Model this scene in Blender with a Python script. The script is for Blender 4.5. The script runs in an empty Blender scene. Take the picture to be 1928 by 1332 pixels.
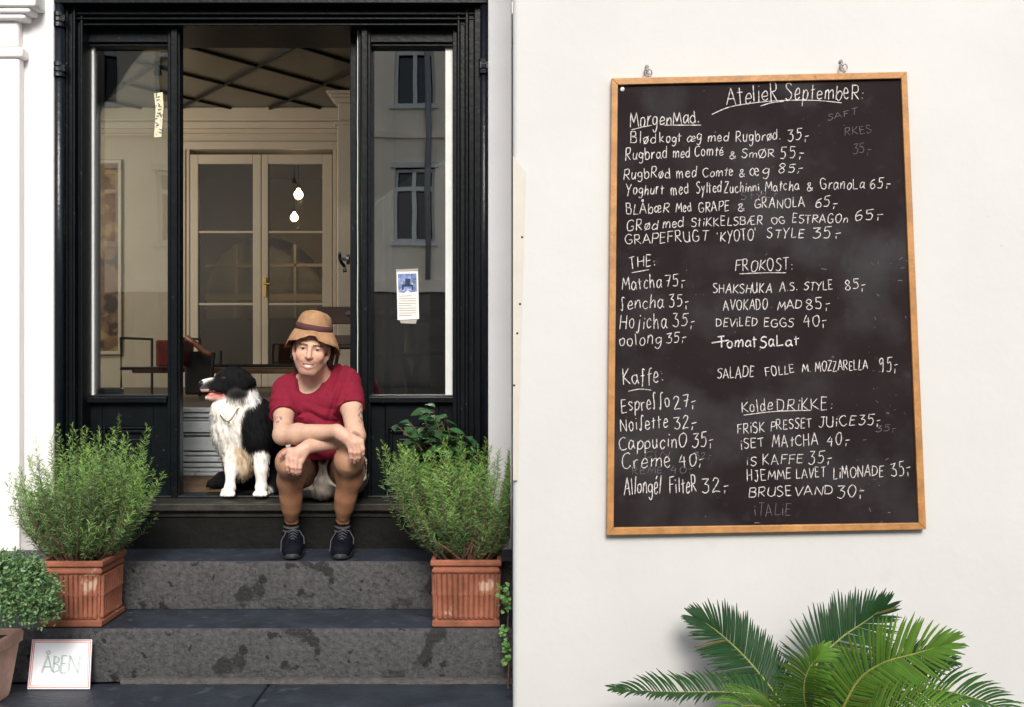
import bpy, bmesh, math, random
import numpy as np
from mathutils import Vector, Matrix
random.seed(7); RNG = np.random.default_rng(7)
S = bpy.context.scene
COL = S.collection
R = math.radians
# ------------------------------------------------------------------ camera, sky, sun, exposure
F = 2060.0; EYE = 1.31
cam_d = bpy.data.cameras.new('camera'); cam = bpy.data.objects.new('camera', cam_d); COL.objects.link(cam)
cam.location = (0, 0, EYE); cam.rotation_euler = (R(90), 0, 0)
cam_d.sensor_width = 36; cam_d.lens = 36 * F / 1928; cam_d.clip_start = .05; cam_d.clip_end = 500
S.camera = cam
SUN_EL, SUN_AZ = R(34), R(5)          # a hazy sun stands high behind the camera
w = bpy.data.worlds.new('World'); S.world = w; w.use_nodes = True
nt = w.node_tree; sky = nt.nodes.new('ShaderNodeTexSky'); sky.sky_type = 'NISHITA'; sky.sun_disc = False
sky.sun_elevation = SUN_EL; sky.sun_rotation = math.pi - SUN_AZ; sky.air_density = 1.0; sky.dust_density = 3.0; sky.ozone_density = .6
bg = nt.nodes['Background']; bg.inputs[1].default_value = .115; hs = nt.nodes.new('ShaderNodeHueSaturation'); hs.inputs['Saturation'].default_value = .45; nt.links.new(sky.outputs[0], hs.inputs['Color']); nt.links.new(hs.outputs[0], bg.inputs[0])   # hazy, milky sky
sun_d = bpy.data.lights.new('sun', 'SUN'); sun_d.energy = 2.1; sun_d.angle = R(22); sun_d.color = (1, .95, .88)
sun = bpy.data.objects.new('sun', sun_d); COL.objects.link(sun)
sd = Vector((math.sin(SUN_AZ) * math.cos(SUN_EL), -math.cos(SUN_AZ) * math.cos(SUN_EL), math.sin(SUN_EL)))
sun.rotation_euler = sd.to_track_quat('Z', 'Y').to_euler(); sun.location = (2, -6, 8)
S.view_settings.view_transform = 'Standard'; S.view_settings.look = 'None'; S.view_settings.gamma = 1
S.view_settings.exposure = .74
S.cycles.max_bounces = 8; S.cycles.transparent_max_bounces = 16
try: S.cycles.use_denoising = True
except Exception: pass

def P(px, py, Y):                       # reading of the photograph: a pixel at a known distance
    return np.array([(px - 964) * Y / F, Y, EYE - (py - 666) * Y / F])
def X(px, Y): return (px - 964) * Y / F
def Z(py, Y): return EYE - (py - 666) * Y / F

# ------------------------------------------------------------------ materials
MATS = {}
def mat(name, col, rough=.6, var=.15, vs=6., bump=0., bs=60., spec=.5, metal=0., attr=False, emit=0., coat=0., sheen=0., sss=0., spots=None, vcol=None):
    if name in MATS: return MATS[name]
    m = bpy.data.materials.new(name); m.use_nodes = True; t = m.node_tree; n = t.nodes; L = t.links
    b = n['Principled BSDF']; b.inputs['Roughness'].default_value = rough; b.inputs['Metallic'].default_value = metal
    b.inputs['Specular IOR Level'].default_value = spec; b.inputs['Coat Weight'].default_value = coat
    b.inputs['Sheen Weight'].default_value = sheen
    if sss: b.inputs['Subsurface Weight'].default_value = sss; b.inputs['Subsurface Radius'].default_value = (.012, .004, .002)
    tc = n.new('ShaderNodeTexCoord')
    if attr:
        a = n.new('ShaderNodeAttribute'); a.attribute_name = 'Col'; src = a.outputs['Color']
    else:
        rgb = n.new('ShaderNodeRGB'); rgb.outputs[0].default_value = (*col, 1); src = rgb.outputs[0]
    if var:
        nz = n.new('ShaderNodeTexNoise'); nz.inputs['Scale'].default_value = vs; nz.inputs['Detail'].default_value = 7; nz.inputs['Roughness'].default_value = .62
        L.new(tc.outputs['Object'], nz.inputs['Vector'])
        mr = n.new('ShaderNodeMapRange'); mr.inputs[1].default_value = .3; mr.inputs[2].default_value = .7
        mr.inputs[3].default_value = 1 - var; mr.inputs[4].default_value = 1 + var; L.new(nz.outputs[0], mr.inputs[0])
        mx = n.new('ShaderNodeMix'); mx.data_type = 'RGBA'; mx.blend_type = 'MULTIPLY'; mx.inputs[0].default_value = 1
        L.new(src, mx.inputs[6]); L.new(mr.outputs[0], mx.inputs[7]); src = mx.outputs[2]
    for sp in (spots or []):            # (scale, threshold, softness, colour, strength)
        sc, th, so, sc_col, st = sp
        nz = n.new('ShaderNodeTexNoise'); nz.inputs['Scale'].default_value = sc; nz.inputs['Detail'].default_value = 5; nz.inputs['Roughness'].default_value = .55
        mp = n.new('ShaderNodeMapping'); mp.inputs['Location'].default_value = (sc * 1.7, sc * .3, 2.2); L.new(tc.outputs['Object'], mp.inputs[0]); L.new(mp.outputs[0], nz.inputs['Vector'])
        mr = n.new('ShaderNodeMapRange'); mr.inputs[1].default_value = th; mr.inputs[2].default_value = th + so
        mr.inputs[3].default_value = 0; mr.inputs[4].default_value = st; L.new(nz.outputs[0], mr.inputs[0])
        mx = n.new('ShaderNodeMix'); mx.data_type = 'RGBA'; L.new(mr.outputs[0], mx.inputs[0]); L.new(src, mx.inputs[6]); mx.inputs[7].default_value = (*sc_col, 1); src = mx.outputs[2]
    L.new(src, b.inputs['Base Color'])
    if emit:
        L.new(src, b.inputs['Emission Color']); b.inputs['Emission Strength'].default_value = emit
    if bump:
        nb = n.new('ShaderNodeTexNoise'); nb.inputs['Scale'].default_value = bs; nb.inputs['Detail'].default_value = 5
        L.new(tc.outputs['Object'], nb.inputs['Vector'])
        bp = n.new('ShaderNodeBump'); bp.inputs['Strength'].default_value = bump; bp.inputs['Distance'].default_value = .01
        L.new(nb.outputs[0], bp.inputs['Height']); L.new(bp.outputs[0], b.inputs['Normal'])
    MATS[name] = m; return m
def glass_mat(name, tint=(.93, .95, .93), ior=1.5, wav=.0):
    m = bpy.data.materials.new(name); m.use_nodes = True; t = m.node_tree; n = t.nodes; L = t.links
    n.remove(n['Principled BSDF']); out = n['Material Output']
    tr = n.new('ShaderNodeBsdfTransparent'); tr.inputs[0].default_value = (*tint, 1)
    gl = n.new('ShaderNodeBsdfGlossy'); gl.inputs['Roughness'].default_value = .005
    fr = n.new('ShaderNodeFresnel'); fr.inputs[0].default_value = ior
    mx = n.new('ShaderNodeMixShader'); L.new(fr.outputs[0], mx.inputs[0]); L.new(tr.outputs[0], mx.inputs[1]); L.new(gl.outputs[0], mx.inputs[2])
    if wav:
        tc = n.new('ShaderNodeTexCoord'); nb = n.new('ShaderNodeTexNoise'); nb.inputs['Scale'].default_value = 1.6
        L.new(tc.outputs['Object'], nb.inputs['Vector']); bp = n.new('ShaderNodeBump'); bp.inputs['Strength'].default_value = wav; bp.inputs['Distance'].default_value = .02
        L.new(nb.outputs[0], bp.inputs['Height']); L.new(bp.outputs[0], gl.inputs['Normal'])
    L.new(mx.outputs[0], out.inputs[0]); MATS[name] = m; return m

M_black = mat('black_gloss_paint', (.003, .0045, .006), .34, .35, 9, .12, 45, .20, spots=[(38, .685, .03, (.06, .065, .07), .7)])
M_sill = mat('worn_dark_wood', (.028, .026, .021), .55, .4, 12, .3, 70, .3)
M_white = mat('white_plaster', (.80, .775, .765), .75, .03, 2.2, .08, 90)
M_wallr = mat('offwhite_wall', (.545, .543, .532), .8, .04, 1.6, .14, 22, spots=[(1.1, .55, .25, (.505, .495, .475), .35), (26, .735, .02, (.40, .38, .35), .35), (4.5, .66, .05, (.50, .485, .46), .4)])
M_trim = mat('white_trim_paint', (.66, .68, .65), .5, .08, 8, .1, 60)
M_inwall = mat('cream_wall_paint', (.62, .53, .40), .7, .06, 2, .04, 50)
M_indoor = mat('cream_door_paint', (.66, .57, .43), .5, .05, 3)
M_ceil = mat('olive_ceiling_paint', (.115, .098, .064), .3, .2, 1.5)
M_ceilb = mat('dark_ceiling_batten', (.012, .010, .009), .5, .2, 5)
M_floor = mat('dark_floor_boards', (.085, .062, .045), .5, .3, 5)
M_instep = mat('grey_step_paint', (.40, .43, .44), .5, .18, 9, .15, 40, spots=[(16, .64, .03, (.05, .05, .05), .9)])
M_riser = mat('stone_riser', (.062, .060, .063), .85, .38, 40, 1., 55, .3, spots=[(5.2, .60, .03, (.016, .015, .016), .85), (17, .62, .03, (.012, .012, .013), .9), (70, .60, .05, (.03, .028, .028), .85), (130, .66, .05, (.20, .19, .19), .5)])
M_tread = mat('stone_tread', (.024, .031, .044), .55, .45, 7, .35, 60, .4, spots=[(5, .55, .2, (.060, .070, .092), .6), (22, .60, .08, (.12, .13, .15), .5)])  # dark blue base holds the sky's reflection on the step tops
M_pave = mat('paving_stone', (.024, .031, .044), .55, .45, 5, .4, 50, .4, spots=[(14, .6, .1, (.10, .108, .125), .5)])
M_ledge = mat('cement_ledge', (.085, .08, .076), .9, .3, 30, .8, 70)
M_terra = mat('terracotta', (.255, .092, .054), .85, .4, 7, .25, 80, .3, spots=[(9, .63, .05, (.62, .47, .36), .55), (5, .60, .1, (.17, .075, .05), .5)])
M_terrap = mat('pale_terracotta', (.58, .36, .28), .8, .25, 7, .25, 60, .3, spots=[(8, .58, .08, (.66, .55, .48), .7)])
M_soil = mat('potting_soil', (.035, .022, .015), .95, .4, 60, 1, 90)
M_leaf = mat('leaf', (1, 1, 1), .45, .12, 30, 0, 1, .4, attr=True)
M_gloss_leaf = mat('glossy_leaf', (1, 1, 1), .5, .12, 30, 0, 1, .16, attr=True)
M_stem = mat('woody_stem', (.13, .075, .045), .85, .4, 40, .5, 120)
M_oak = mat('oiled_wood_frame', (.40, .19, .06), .5, .3, 14, .2, 90, spots=[(30, .66, .05, (.18, .08, .03), .6)])
M_board = mat('chalkboard_slate', (.016, .0105, .0118), .75, .22, 5, .05, 200, .10, spots=[(2.6, .47, .25, (.066, .068, .073), .5), (14, .60, .16, (.06, .06, .062), .30), (45, .68, .05, (.16, .15, .15), .4)])
M_chalk = mat('chalk', (.50, .465, .455), .95, .65, 95, 0, 1, .1)
M_chalk_dim = mat('rubbed_out_chalk', (.12, .11, .11), .95, .5, 60, 0, 1, .1)
M_steel = mat('aged_steel', (.30, .28, .26), .4, .3, 40, 0, 1, .5, metal=.9)
M_skin = mat('skin', (1, 1, 1), .5, .09, 55, .06, 220, .35, attr=True, sss=.06)
M_shirt = mat('crimson_jersey', (.200, .0155, .034), .95, .08, 50, .12, 420, .08)
M_short = mat('beige_cotton', (.40, .35, .30), .9, .15, 30, .15, 300, .2)
M_hat = mat('tan_felt', (.36, .205, .11), .9, .2, 28, .35, 90, .2)
M_band = mat('brown_hat_band', (.085, .033, .036), .8, .12, 60, .1, 300, .2)
M_hair = mat('dark_hair', (.012, .008, .007), .5, .4, 60, .5, 150)
M_shoe = mat('black_trainer', (.005, .006, .011), .75, .3, 40, .25, 160, .10)
M_sole = mat('dark_rubber_sole', (.03, .03, .034), .7, .3, 30)
M_lace = mat('grey_lace', (.06, .06, .075), .8, .2, 60)
M_sock = mat('sock', (1, 1, 1), .95, .2, 90, .3, 250, .1, attr=True)
M_eye = mat('eye', (1, 1, 1), .15, 0, 1, attr=True)
M_teeth = mat('teeth', (.82, .78, .70), .3, .04, 40)
M_fur = mat('dog_fur', (1, 1, 1), .85, .10, 55, .1, 140, .12, attr=True)
M_tongue = mat('tongue', (.62, .22, .20), .35, .1, 50)
M_nose = mat('dog_nose', (.012, .011, .012), .3, .2, 90, .3, 200)
M_red = mat('red_leather', (.22, .022, .018), .45, .2, 8)
M_dark = mat('black_metal', (.012, .012, .012), .45, .2, 10)
M_brown = mat('brown_wood', (.16, .085, .04), .5, .3, 10)
M_dwood = mat('dark_wood', (.03, .018, .012), .45, .3, 9)
M_brass = mat('brass', (.60, .42, .14), .3, .1, 20, metal=1)
M_paper = mat('white_paper', (.78, .76, .72), .85, .04, 20)
M_blue = mat('blue_print', (.16, .22, .42), .85, .75, 24, spots=[(60, .55, .1, (.6, .62, .68), .6)])
M_ink = mat('pale_ink', (.36, .33, .30), .9, .2, 80)
M_dink = mat('dark_ink', (.03, .04, .09), .9, .3, 80)
M_yellow = mat('aged_tape', (.62, .58, .40), .6, .2, 60, spots=[(48, .60, .03, (.07, .06, .03), .9)])
M_tape = mat('clear_tape', (.34, .33, .30), .4, .2, 40)
M_card = mat('white_card', (.86, .88, .92), .6, .02, 10)
M_pink = mat('red_border_print', (.62, .22, .18), .7, .1, 40)
M_green_ink = mat('green_pencil', (.27, .38, .35), .9, .3, 120)
M_bulb = mat('bulb_glow', (1, .78, .48), .3, 0, 1, emit=9.)
M_gold = mat('gilt_painting', (.22, .11, .05), .5, .7, 4, spots=[(7, .52, .1, (.50, .34, .16), .7), (5, .56, .06, (.02, .014, .01), .9)])
M_facade = mat('cream_render', (.86, .77, .62), .85, .10, 1.0, .05, 30)
M_pane_dark = mat('dark_window_pane', (.015, .017, .02), .08, .2, 2)
M_glass = glass_mat('window_glass', ior=2.5, wav=.05)
M_glass_r = glass_mat('reflective_window_glass', ior=5.5, wav=.035)
M_glass_in = glass_mat('door_glass', tint=(.80, .80, .74), ior=1.6, wav=.1)
M_grey = mat('grey_zinc', (.25, .26, .27), .5, .2, 20)
M_ironb = mat('bluish_cast_iron_paint', (.005, .008, .012), .30, .3, 14, .2, 50, .45)

# ------------------------------------------------------------------ objects
BASE = {}
def tag(o, label=None, cat=None, group=None, kind=None):
    if label: o['label'] = label
    if cat: o['category'] = cat
    if group: o['group'] = group
    if kind: o['kind'] = kind
    return o
def thing(name, label, cat, base, group=None):
    o = bpy.data.objects.new(name, None); COL.objects.link(o); o.location = tuple(base); o.empty_display_size = .1
    BASE[o] = np.array(base, float); return tag(o, label, cat, group)
def link(name, me, parent=None, base=None):
    o = bpy.data.objects.new(name, me); COL.objects.link(o)
    if parent is not None:
        o.parent = parent; BASE[o] = BASE[parent]
        return o
    BASE[o] = np.array(base if base is not None else (0, 0, 0), float); o.location = tuple(BASE[o]); return o
def raw_mesh(name, V, faces, m, cols=None, smooth=False):
    """faces: list of tuples, or an (n,4)/(n,3) array"""
    me = bpy.data.meshes.new(name); V = np.asarray(V, np.float32)
    if isinstance(faces, np.ndarray):
        k = faces.shape[1]; nf = len(faces)
        me.vertices.add(len(V)); me.vertices.foreach_set('co', V.ravel())
        me.loops.add(nf * k); me.loops.foreach_set('vertex_index', faces.astype(np.int32).ravel())
        me.polygons.add(nf); me.polygons.foreach_set('loop_start', np.arange(0, nf * k, k, dtype=np.int32))
        try: me.polygons.foreach_set('loop_total', np.full(nf, k, np.int32))
        except Exception: pass
    else:
        me.from_pydata([tuple(map(float, v)) for v in V], [], faces)
    me.update(calc_edges=True); me.validate()
    if cols is not None:
        a = me.color_attributes.new('Col', 'FLOAT_COLOR', 'POINT')
        c = np.ones((len(V), 4), np.float32); c[:, :3] = cols; a.data.foreach_set('color', c.ravel())
    if smooth: me.polygons.foreach_set('use_smooth', np.ones(len(me.polygons), bool))
    me.materials.append(m); return me
class MB:
    def __init__(s): s.v = []; s.f = []; s.c = []; s.sm = False
    def add(s, vs, fs, col=None):
        o = len(s.v); s.v += [tuple(map(float, v)) for v in vs]; s.f += [tuple(i + o for i in f) for f in fs]
        if col is not None: s.c += [col] * len(vs)
        return s
    def box(s, x0, x1, y0, y1, z0, z1, col=None):
        return s.add([(x0, y0, z0), (x1, y0, z0), (x1, y1, z0), (x0, y1, z0), (x0, y0, z1), (x1, y0, z1), (x1, y1, z1), (x0, y1, z1)],
                     [(0, 3, 2, 1), (4, 5, 6, 7), (0, 1, 5, 4), (1, 2, 6, 5), (2, 3, 7, 6), (3, 0, 4, 7)], col)
    def pbox(s, px0, px1, py0, py1, Y, dep, col=None):      # front face at depth Y read from the photograph
        return s.box(X(px0, Y), X(px1, Y), Y, Y + dep, Z(py1, Y), Z(py0, Y), col)
    def tube(s, pts, r, n=8, col=None, cap=True):
        pts = [np.array(p, float) for p in pts]; rs = r if hasattr(r, '__len__') else [r] * len(pts)
        rings = []; up = np.array([.13, .31, .94])
        for i, p in enumerate(pts):
            t = pts[min(i + 1, len(pts) - 1)] - pts[max(i - 1, 0)]; t /= np.linalg.norm(t) + 1e-9
            a = np.cross(t, up)
            if np.linalg.norm(a) < .15: a = np.cross(t, [1, .2, 0])
            a /= np.linalg.norm(a); b = np.cross(t, a)
            rings.append([p + rs[i] * (math.cos(2 * math.pi * k / n) * a + math.sin(2 * math.pi * k / n) * b) for k in range(n)])
        vs = [v for rg in rings for v in rg]; fs = []
        for i in range(len(pts) - 1):
            for k in range(n): fs.append((i * n + k, i * n + (k + 1) % n, (i + 1) * n + (k + 1) % n, (i + 1) * n + k))
        if cap: fs.append(tuple(range(n - 1, -1, -1))); fs.append(tuple(range((len(pts) - 1) * n, len(pts) * n)))
        return s.add(vs, fs, col)
    def lathe(s, c, prof, n=24, axis=2, col=None):           # prof: (radius, height)
        vs = []; fs = []
        for (r, h) in prof:
            for k in range(n):
                a = 2 * math.pi * k / n; q = [r * math.cos(a), r * math.sin(a), h]
                if axis == 1: q = [q[0], q[2], q[1]]
                if axis == 0: q = [q[2], q[0], q[1]]
                vs.append((c[0] + q[0], c[1] + q[1], c[2] + q[2]))
        for i in range(len(prof) - 1):
            for k in range(n): fs.append((i * n + k, i * n + (k + 1) % n, (i + 1) * n + (k + 1) % n, (i + 1) * n + k))
        fs.append(tuple(range(n - 1, -1, -1))); fs.append(tuple(range((len(prof) - 1) * n, len(prof) * n)))
        return s.add(vs, fs, col)
    def build(s, name, m, parent=None, bevel=0, smooth=False, base=None, seg=2):
        b = BASE[parent] if parent is not None else np.array(base if base is not None else (0, 0, 0), float)
        V = np.array(s.v, float) - b
        me = raw_mesh(name, V, s.f, m, np.array(s.c) if s.c else None, smooth)
        bm = bmesh.new(); bm.from_mesh(me); bmesh.ops.recalc_face_normals(bm, faces=bm.faces); bm.to_mesh(me); bm.free()
        o = link(name, me, parent, b if parent is None else None)
        if bevel:
            md = o.modifiers.new('bevel', 'BEVEL'); md.width = bevel; md.segments = seg; md.limit_method = 'ANGLE'; md.angle_limit = R(40)
        return o
def vbuild(name, V, Fc, m, parent, cols=None, smooth=True):
    return link(name, raw_mesh(name, np.asarray(V) - BASE[parent], Fc, m, cols, smooth), parent)

# ------------------------------------------------------------------ distance-field modelling (bodies, clothes)
def smin(a, b, k):
    if k <= 0: return np.minimum(a, b)
    h = np.maximum(k - np.abs(a - b), 0) / k
    return np.minimum(a, b) - h * h * k * .25
class Cap:
    def __init__(s, a, b, ra, rb=None, k=.02, col=None):
        s.a = np.array(a, float); s.b = np.array(b, float); s.ra = ra; s.rb = ra if rb is None else rb; s.k = k; s.col = col
    def bb(s):
        r = max(s.ra, s.rb); return np.minimum(s.a, s.b) - r, np.maximum(s.a, s.b) + r
    def d(s, x, y, z):
        ab = s.b - s.a; q = float(ab @ ab) + 1e-12
        t = np.clip(((x - s.a[0]) * ab[0] + (y - s.a[1]) * ab[1] + (z - s.a[2]) * ab[2]) / q, 0, 1)
        return np.sqrt((x - s.a[0] - t * ab[0]) ** 2 + (y - s.a[1] - t * ab[1]) ** 2 + (z - s.a[2] - t * ab[2]) ** 2) - (s.ra + t * (s.rb - s.ra))
class Ell:
    def __init__(s, c, r, k=.02, col=None, rot=None):
        s.c = np.array(c, float); s.r = np.array(r, float); s.k = k; s.col = col
        s.R = np.eye(3) if rot is None else np.array(rot, float)      # rows: local axes
    def bb(s):
        m = np.sqrt(((s.R.T * s.r) ** 2).sum(1)); return s.c - m, s.c + m
    def d(s, x, y, z):
        dx, dy, dz = x - s.c[0], y - s.c[1], z - s.c[2]
        l = [s.R[i, 0] * dx + s.R[i, 1] * dy + s.R[i, 2] * dz for i in range(3)]
        k0 = np.sqrt(sum((l[i] / s.r[i]) ** 2 for i in range(3))); k1 = np.sqrt(sum((l[i] / s.r[i] ** 2) ** 2 for i in range(3))) + 1e-9
        return k0 * (k0 - 1) / k1
class Grid:
    def __init__(s, lo, hi, h):
        s.lo = np.array(lo, float); s.h = h; s.n = np.ceil((np.array(hi) - s.lo) / h).astype(int) + 1
        s.ax = [s.lo[i] + h * np.arange(s.n[i], dtype=np.float64) for i in range(3)]
        s.f = np.full(s.n, .05, np.float32)
    def sub(s, p, m):
        a, b = p.bb(); i0 = np.clip(np.floor((a - m - s.lo) / s.h).astype(int), 0, s.n); i1 = np.clip(np.ceil((b + m - s.lo) / s.h).astype(int) + 1, 0, s.n)
        sl = tuple(slice(i0[i], i1[i]) for i in range(3))
        return sl, (s.ax[0][sl[0]][:, None, None], s.ax[1][sl[1]][None, :, None], s.ax[2][sl[2]][None, None, :])
    def add(s, prims, grow=0.):
        for p in prims:
            sl, (x, y, z) = s.sub(p, .03 + p.k + grow)
            s.f[sl] = smin(s.f[sl], (p.d(x, y, z) - grow).astype(np.float32), p.k)
        return s
    def cut(s, prims, grow=0.):
        for p in prims:
            sl, (x, y, z) = s.sub(p, .03 + p.k + grow)
            s.f[sl] = -smin(-s.f[sl], (p.d(x, y, z) - grow).astype(np.float32), p.k)
        return s
    def mesh(s):
        f = s.f; ins = f < 0; n = s.n
        cnt = np.zeros(n - 1, np.int8)
        for a in (0, 1):
            for b in (0, 1):
                for c in (0, 1): cnt += ins[a:n[0] - 1 + a, b:n[1] - 1 + b, c:n[2] - 1 + c]
        I = np.argwhere((cnt > 0) & (cnt < 8)); idx = np.full(n - 1, -1, np.int32); idx[tuple(I.T)] = np.arange(len(I))
        offs = [(a, b, c) for a in (0, 1) for b in (0, 1) for c in (0, 1)]
        vals = [f[I[:, 0] + o[0], I[:, 1] + o[1], I[:, 2] + o[2]].astype(float) for o in offs]
        acc = np.zeros((len(I), 3)); num = np.zeros(len(I))
        for i in range(8):
            for j in range(i + 1, 8):
                oi, oj = np.array(offs[i]), np.array(offs[j])
                if np.abs(oi - oj).sum() != 1: continue
                m = (vals[i] < 0) != (vals[j] < 0); t = vals[i] / np.where(m, vals[i] - vals[j], 1)
                acc[m] += oi + t[m][:, None] * (oj - oi); num[m] += 1
        V = s.lo + s.h * (I + acc / num[:, None]); Q = []
        for ax in range(3):
            u, v = [(1, 2), (2, 0), (0, 1)][ax]
            sl0 = [slice(None)] * 3; sl1 = [slice(None)] * 3; sl0[ax] = slice(0, -1); sl1[ax] = slice(1, None)
            ch = ins[tuple(sl0)] != ins[tuple(sl1)]
            E = np.argwhere(ch); E = E[(E[:, u] > 0) & (E[:, v] > 0) & (E[:, u] < n[u] - 1) & (E[:, v] < n[v] - 1)]
            du = np.zeros(3, int); du[u] = 1; dv = np.zeros(3, int); dv[v] = 1
            q = np.stack([idx[tuple((E - du - dv).T)], idx[tuple((E - dv).T)], idx[tuple(E.T)], idx[tuple((E - du).T)]], 1)
            fl = ~ins[tuple(E.T)]; q[fl] = q[fl][:, ::-1]; Q.append(q)
        Q = np.concatenate(Q); Q = Q[(Q >= 0).all(1)]
        return V, Q
def laplace(V, Q, it=1, lam=.5):
    for _ in range(it):
        s = np.zeros_like(V); c = np.zeros(len(V))
        for a, b in ((0, 1), (1, 2), (2, 3), (3, 0)):
            np.add.at(s, Q[:, a], V[Q[:, b]]); np.add.at(s, Q[:, b], V[Q[:, a]]); np.add.at(c, Q[:, a], 1); np.add.at(c, Q[:, b], 1)
        V = V + lam * (s / np.maximum(c, 1)[:, None] - V)
    return V
def prim_cols(V, prims, soft=.006):
    best = np.full(len(V), 9.); acc = np.zeros((len(V), 3)); ws = np.zeros(len(V)); D = []
    for p in prims:
        if p.col is None: continue
        D.append((p.d(V[:, 0], V[:, 1], V[:, 2]), p.col))
    mn = np.min([d for d, _ in D], 0)
    for d, c in D:
        wgt = np.exp(-(d - mn) / soft); acc += wgt[:, None] * np.array(c); ws += wgt
    return acc / ws[:, None]
# ================================================================== THE SETTING
# ground sheet, paving slabs in front of the steps
g = MB().box(-60, 60, -60, 30, -.3, -.012)
tag(g.build('ground', M_pave), kind='structure')
pv = MB()
jx = X(492, 4.2)
for i in range(-6, 6):
    for j in range(6):
        x0 = jx + i * 1.5 + (0 if j == 0 else .4 * (j % 2)); pv.box(x0 + .005, x0 + 1.495, 4.345 - (j + 1) * .75, 4.337 - j * .75 + .0, -.10, 0)
tag(pv.build('pavement', M_pave, bevel=.006), kind='structure')
# ---- two stone steps with a cement ledge
def stone_step(y0, y1, z0, z1, label):
    t = thing('stone_step', label, 'step', (-1.05, y0, z0), 'stone steps of the shop entrance')
    x0, x1 = -2.6, .0
    n = 64; vs = []; fs = []
    prof = [(y0 + .004, z0), (y0, z0 + .02), (y0 + .002, z1 - .014), (y0 + .006, z1 - .004), (y0 + .016, z1)]
    dent = [0] * (n + 2)
    for _ in range(9):
        q_ = random.randint(3, n - 3); dent[q_] = random.uniform(.004, .011); dent[q_ + 1] = dent[q_] * random.uniform(.2, .8)
    for i in range(n + 1):
        x = x0 + (x1 - x0) * i / n
        for j, (y, z) in enumerate(prof):
            jit = .0025 * math.sin(x * 23 + j) + random.uniform(-.0018, .0018)
            vs.append((x, y + (jit if j < 4 else 0) + (dent[i] * .8 if j in (2, 3) else 0), z + (random.uniform(-.0022, .001) - dent[i] * (1 if j == 2 else .5) if j in (2, 3) else 0)))
    k = len(prof)
    for i in range(n):
        for j in range(k - 1): fs.append((i * k + j, (i + 1) * k + j, (i + 1) * k + j + 1, i * k + j + 1))
    fs.append(tuple(range(k - 1, -1, -1)) + ()) if False else None
    r = MB(); r.add(vs, fs); r.build('riser', M_riser, t, smooth=True)
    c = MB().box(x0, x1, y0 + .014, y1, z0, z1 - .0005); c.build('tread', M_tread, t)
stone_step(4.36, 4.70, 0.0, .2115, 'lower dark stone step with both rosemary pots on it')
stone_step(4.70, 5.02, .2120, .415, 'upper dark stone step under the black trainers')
le = MB()
for i in range(40):
    x = -2.3 + i * .0575
    if X(200, 4.34) < x < -.02: le.box(x, x + .0575, 4.338 - random.uniform(.002, .006), 4.3615, .0, .020 + random.uniform(-.004, .004))
tag(le.build('cement_ledge', M_ledge), 'rough grey cement ledge along the foot of the lower stone step', 'ledge')

# ---- white building walls at the left and above, pilaster with capital
bw = thing('building', 'white plastered building front round the black shopfront', 'building', (-2.5, 4.95, 0))
m = MB().box(-9, X(100.5, 5.02), 5.02, 5.6, 0, 3.15).box(-9, -.0, 5.02, 5.6, 3.15, 5.2); m.build('wall', M_white, bw, bevel=.004)
m = MB().box(-9, X(62, 4.93), 4.985, 5.02, 0, .55); m.build('plinth', mat('grey_plinth', (.42, .40, .40), .8, .25, 6, .3, 40), bw, bevel=.005)
# left pilaster with stepped capital
m = MB()
m.box(-9, X(36, 4.965), 4.965, 5.02, .0, Z(108, 4.965))
m.build('pilaster', M_white, bw, bevel=.008)
m = MB()
for (px, py0, py1, Y) in ((42, 88, 108, 4.95), (34, 36, 88, 4.97), (47, 24, 36, 4.94), (56, 12, 24, 4.925), (66, -30, 12, 4.91)):
    m.box(-9, X(px, Y), Y, 5.021, Z(py1, Y), Z(py0, Y))
m.build('capital', M_white, bw, bevel=.012, seg=3)
m = MB().box(X(919, 5.0), -.001, 5.0, 5.9, .0, 3.15); m.build('door_pier', mat('white_pier_paint', (.72, .71, .72), .7, .05, 3, .1, 60), bw, bevel=.006)

# ---- the white wall with the menu board, standing in front of the steps
WY = 4.00
wr = thing('menu_wall', 'smooth off white wall carrying the large chalkboard', 'wall', (2.5, WY, 0))
m = MB(); rad = .022; x0 = .003
vs = []; n = 8
out = [(x0, 5.0)] + [(x0 + rad - rad * math.cos(a), WY + rad - rad * math.sin(a)) for a in np.linspace(0, math.pi / 2, n)] + [(9, WY), (9, 5.0)]
for (x, y) in out: vs += [(x, y, 0), (x, y, 6.5)]
k = len(out); fs = [(2 * i, 2 * ((i + 1) % k), 2 * ((i + 1) % k) + 1, 2 * i + 1) for i in range(k)]
fs += [tuple(2 * i + 1 for i in range(k)), tuple(2 * i for i in range(k - 1, -1, -1))]
m.add(vs, fs); m.build('wall', M_wallr, wr)
# slim slanted strip with screw holes on the wall's edge
sp = thing('wall_strip', 'slim grey beige strip with screw holes on the edge of the white wall', 'strip', P(977, 600, WY - .006))
Yp = WY - .009
pts = [(966, 293), (990, 325), (987, 440), (983, 573), (978, 760), (974, 905), (966, 905)]
m = MB(); vs = [P(a, b, Yp) for a, b in pts]; vs += [v + np.array([0, .0085, 0]) for v in vs]; k = len(pts)
m.add(vs, [tuple(range(k))] + [tuple(range(2 * k - 1, k - 1, -1))] + [(i, (i + 1) % k, (i + 1) % k + k, i + k) for i in range(k)])
m.build('panel', mat('grey_beige_metal', (.52, .49, .43), .6, .06, 8), sp)
for (a, b) in ((983, 447), (979, 573), (974, 628), (968, 726)):
    MB().lathe(P(a, b, Yp - .0005), [(.0045, 0), (.0045, .004)], 10, 1).build('screw_hole', M_dark, sp)

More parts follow.
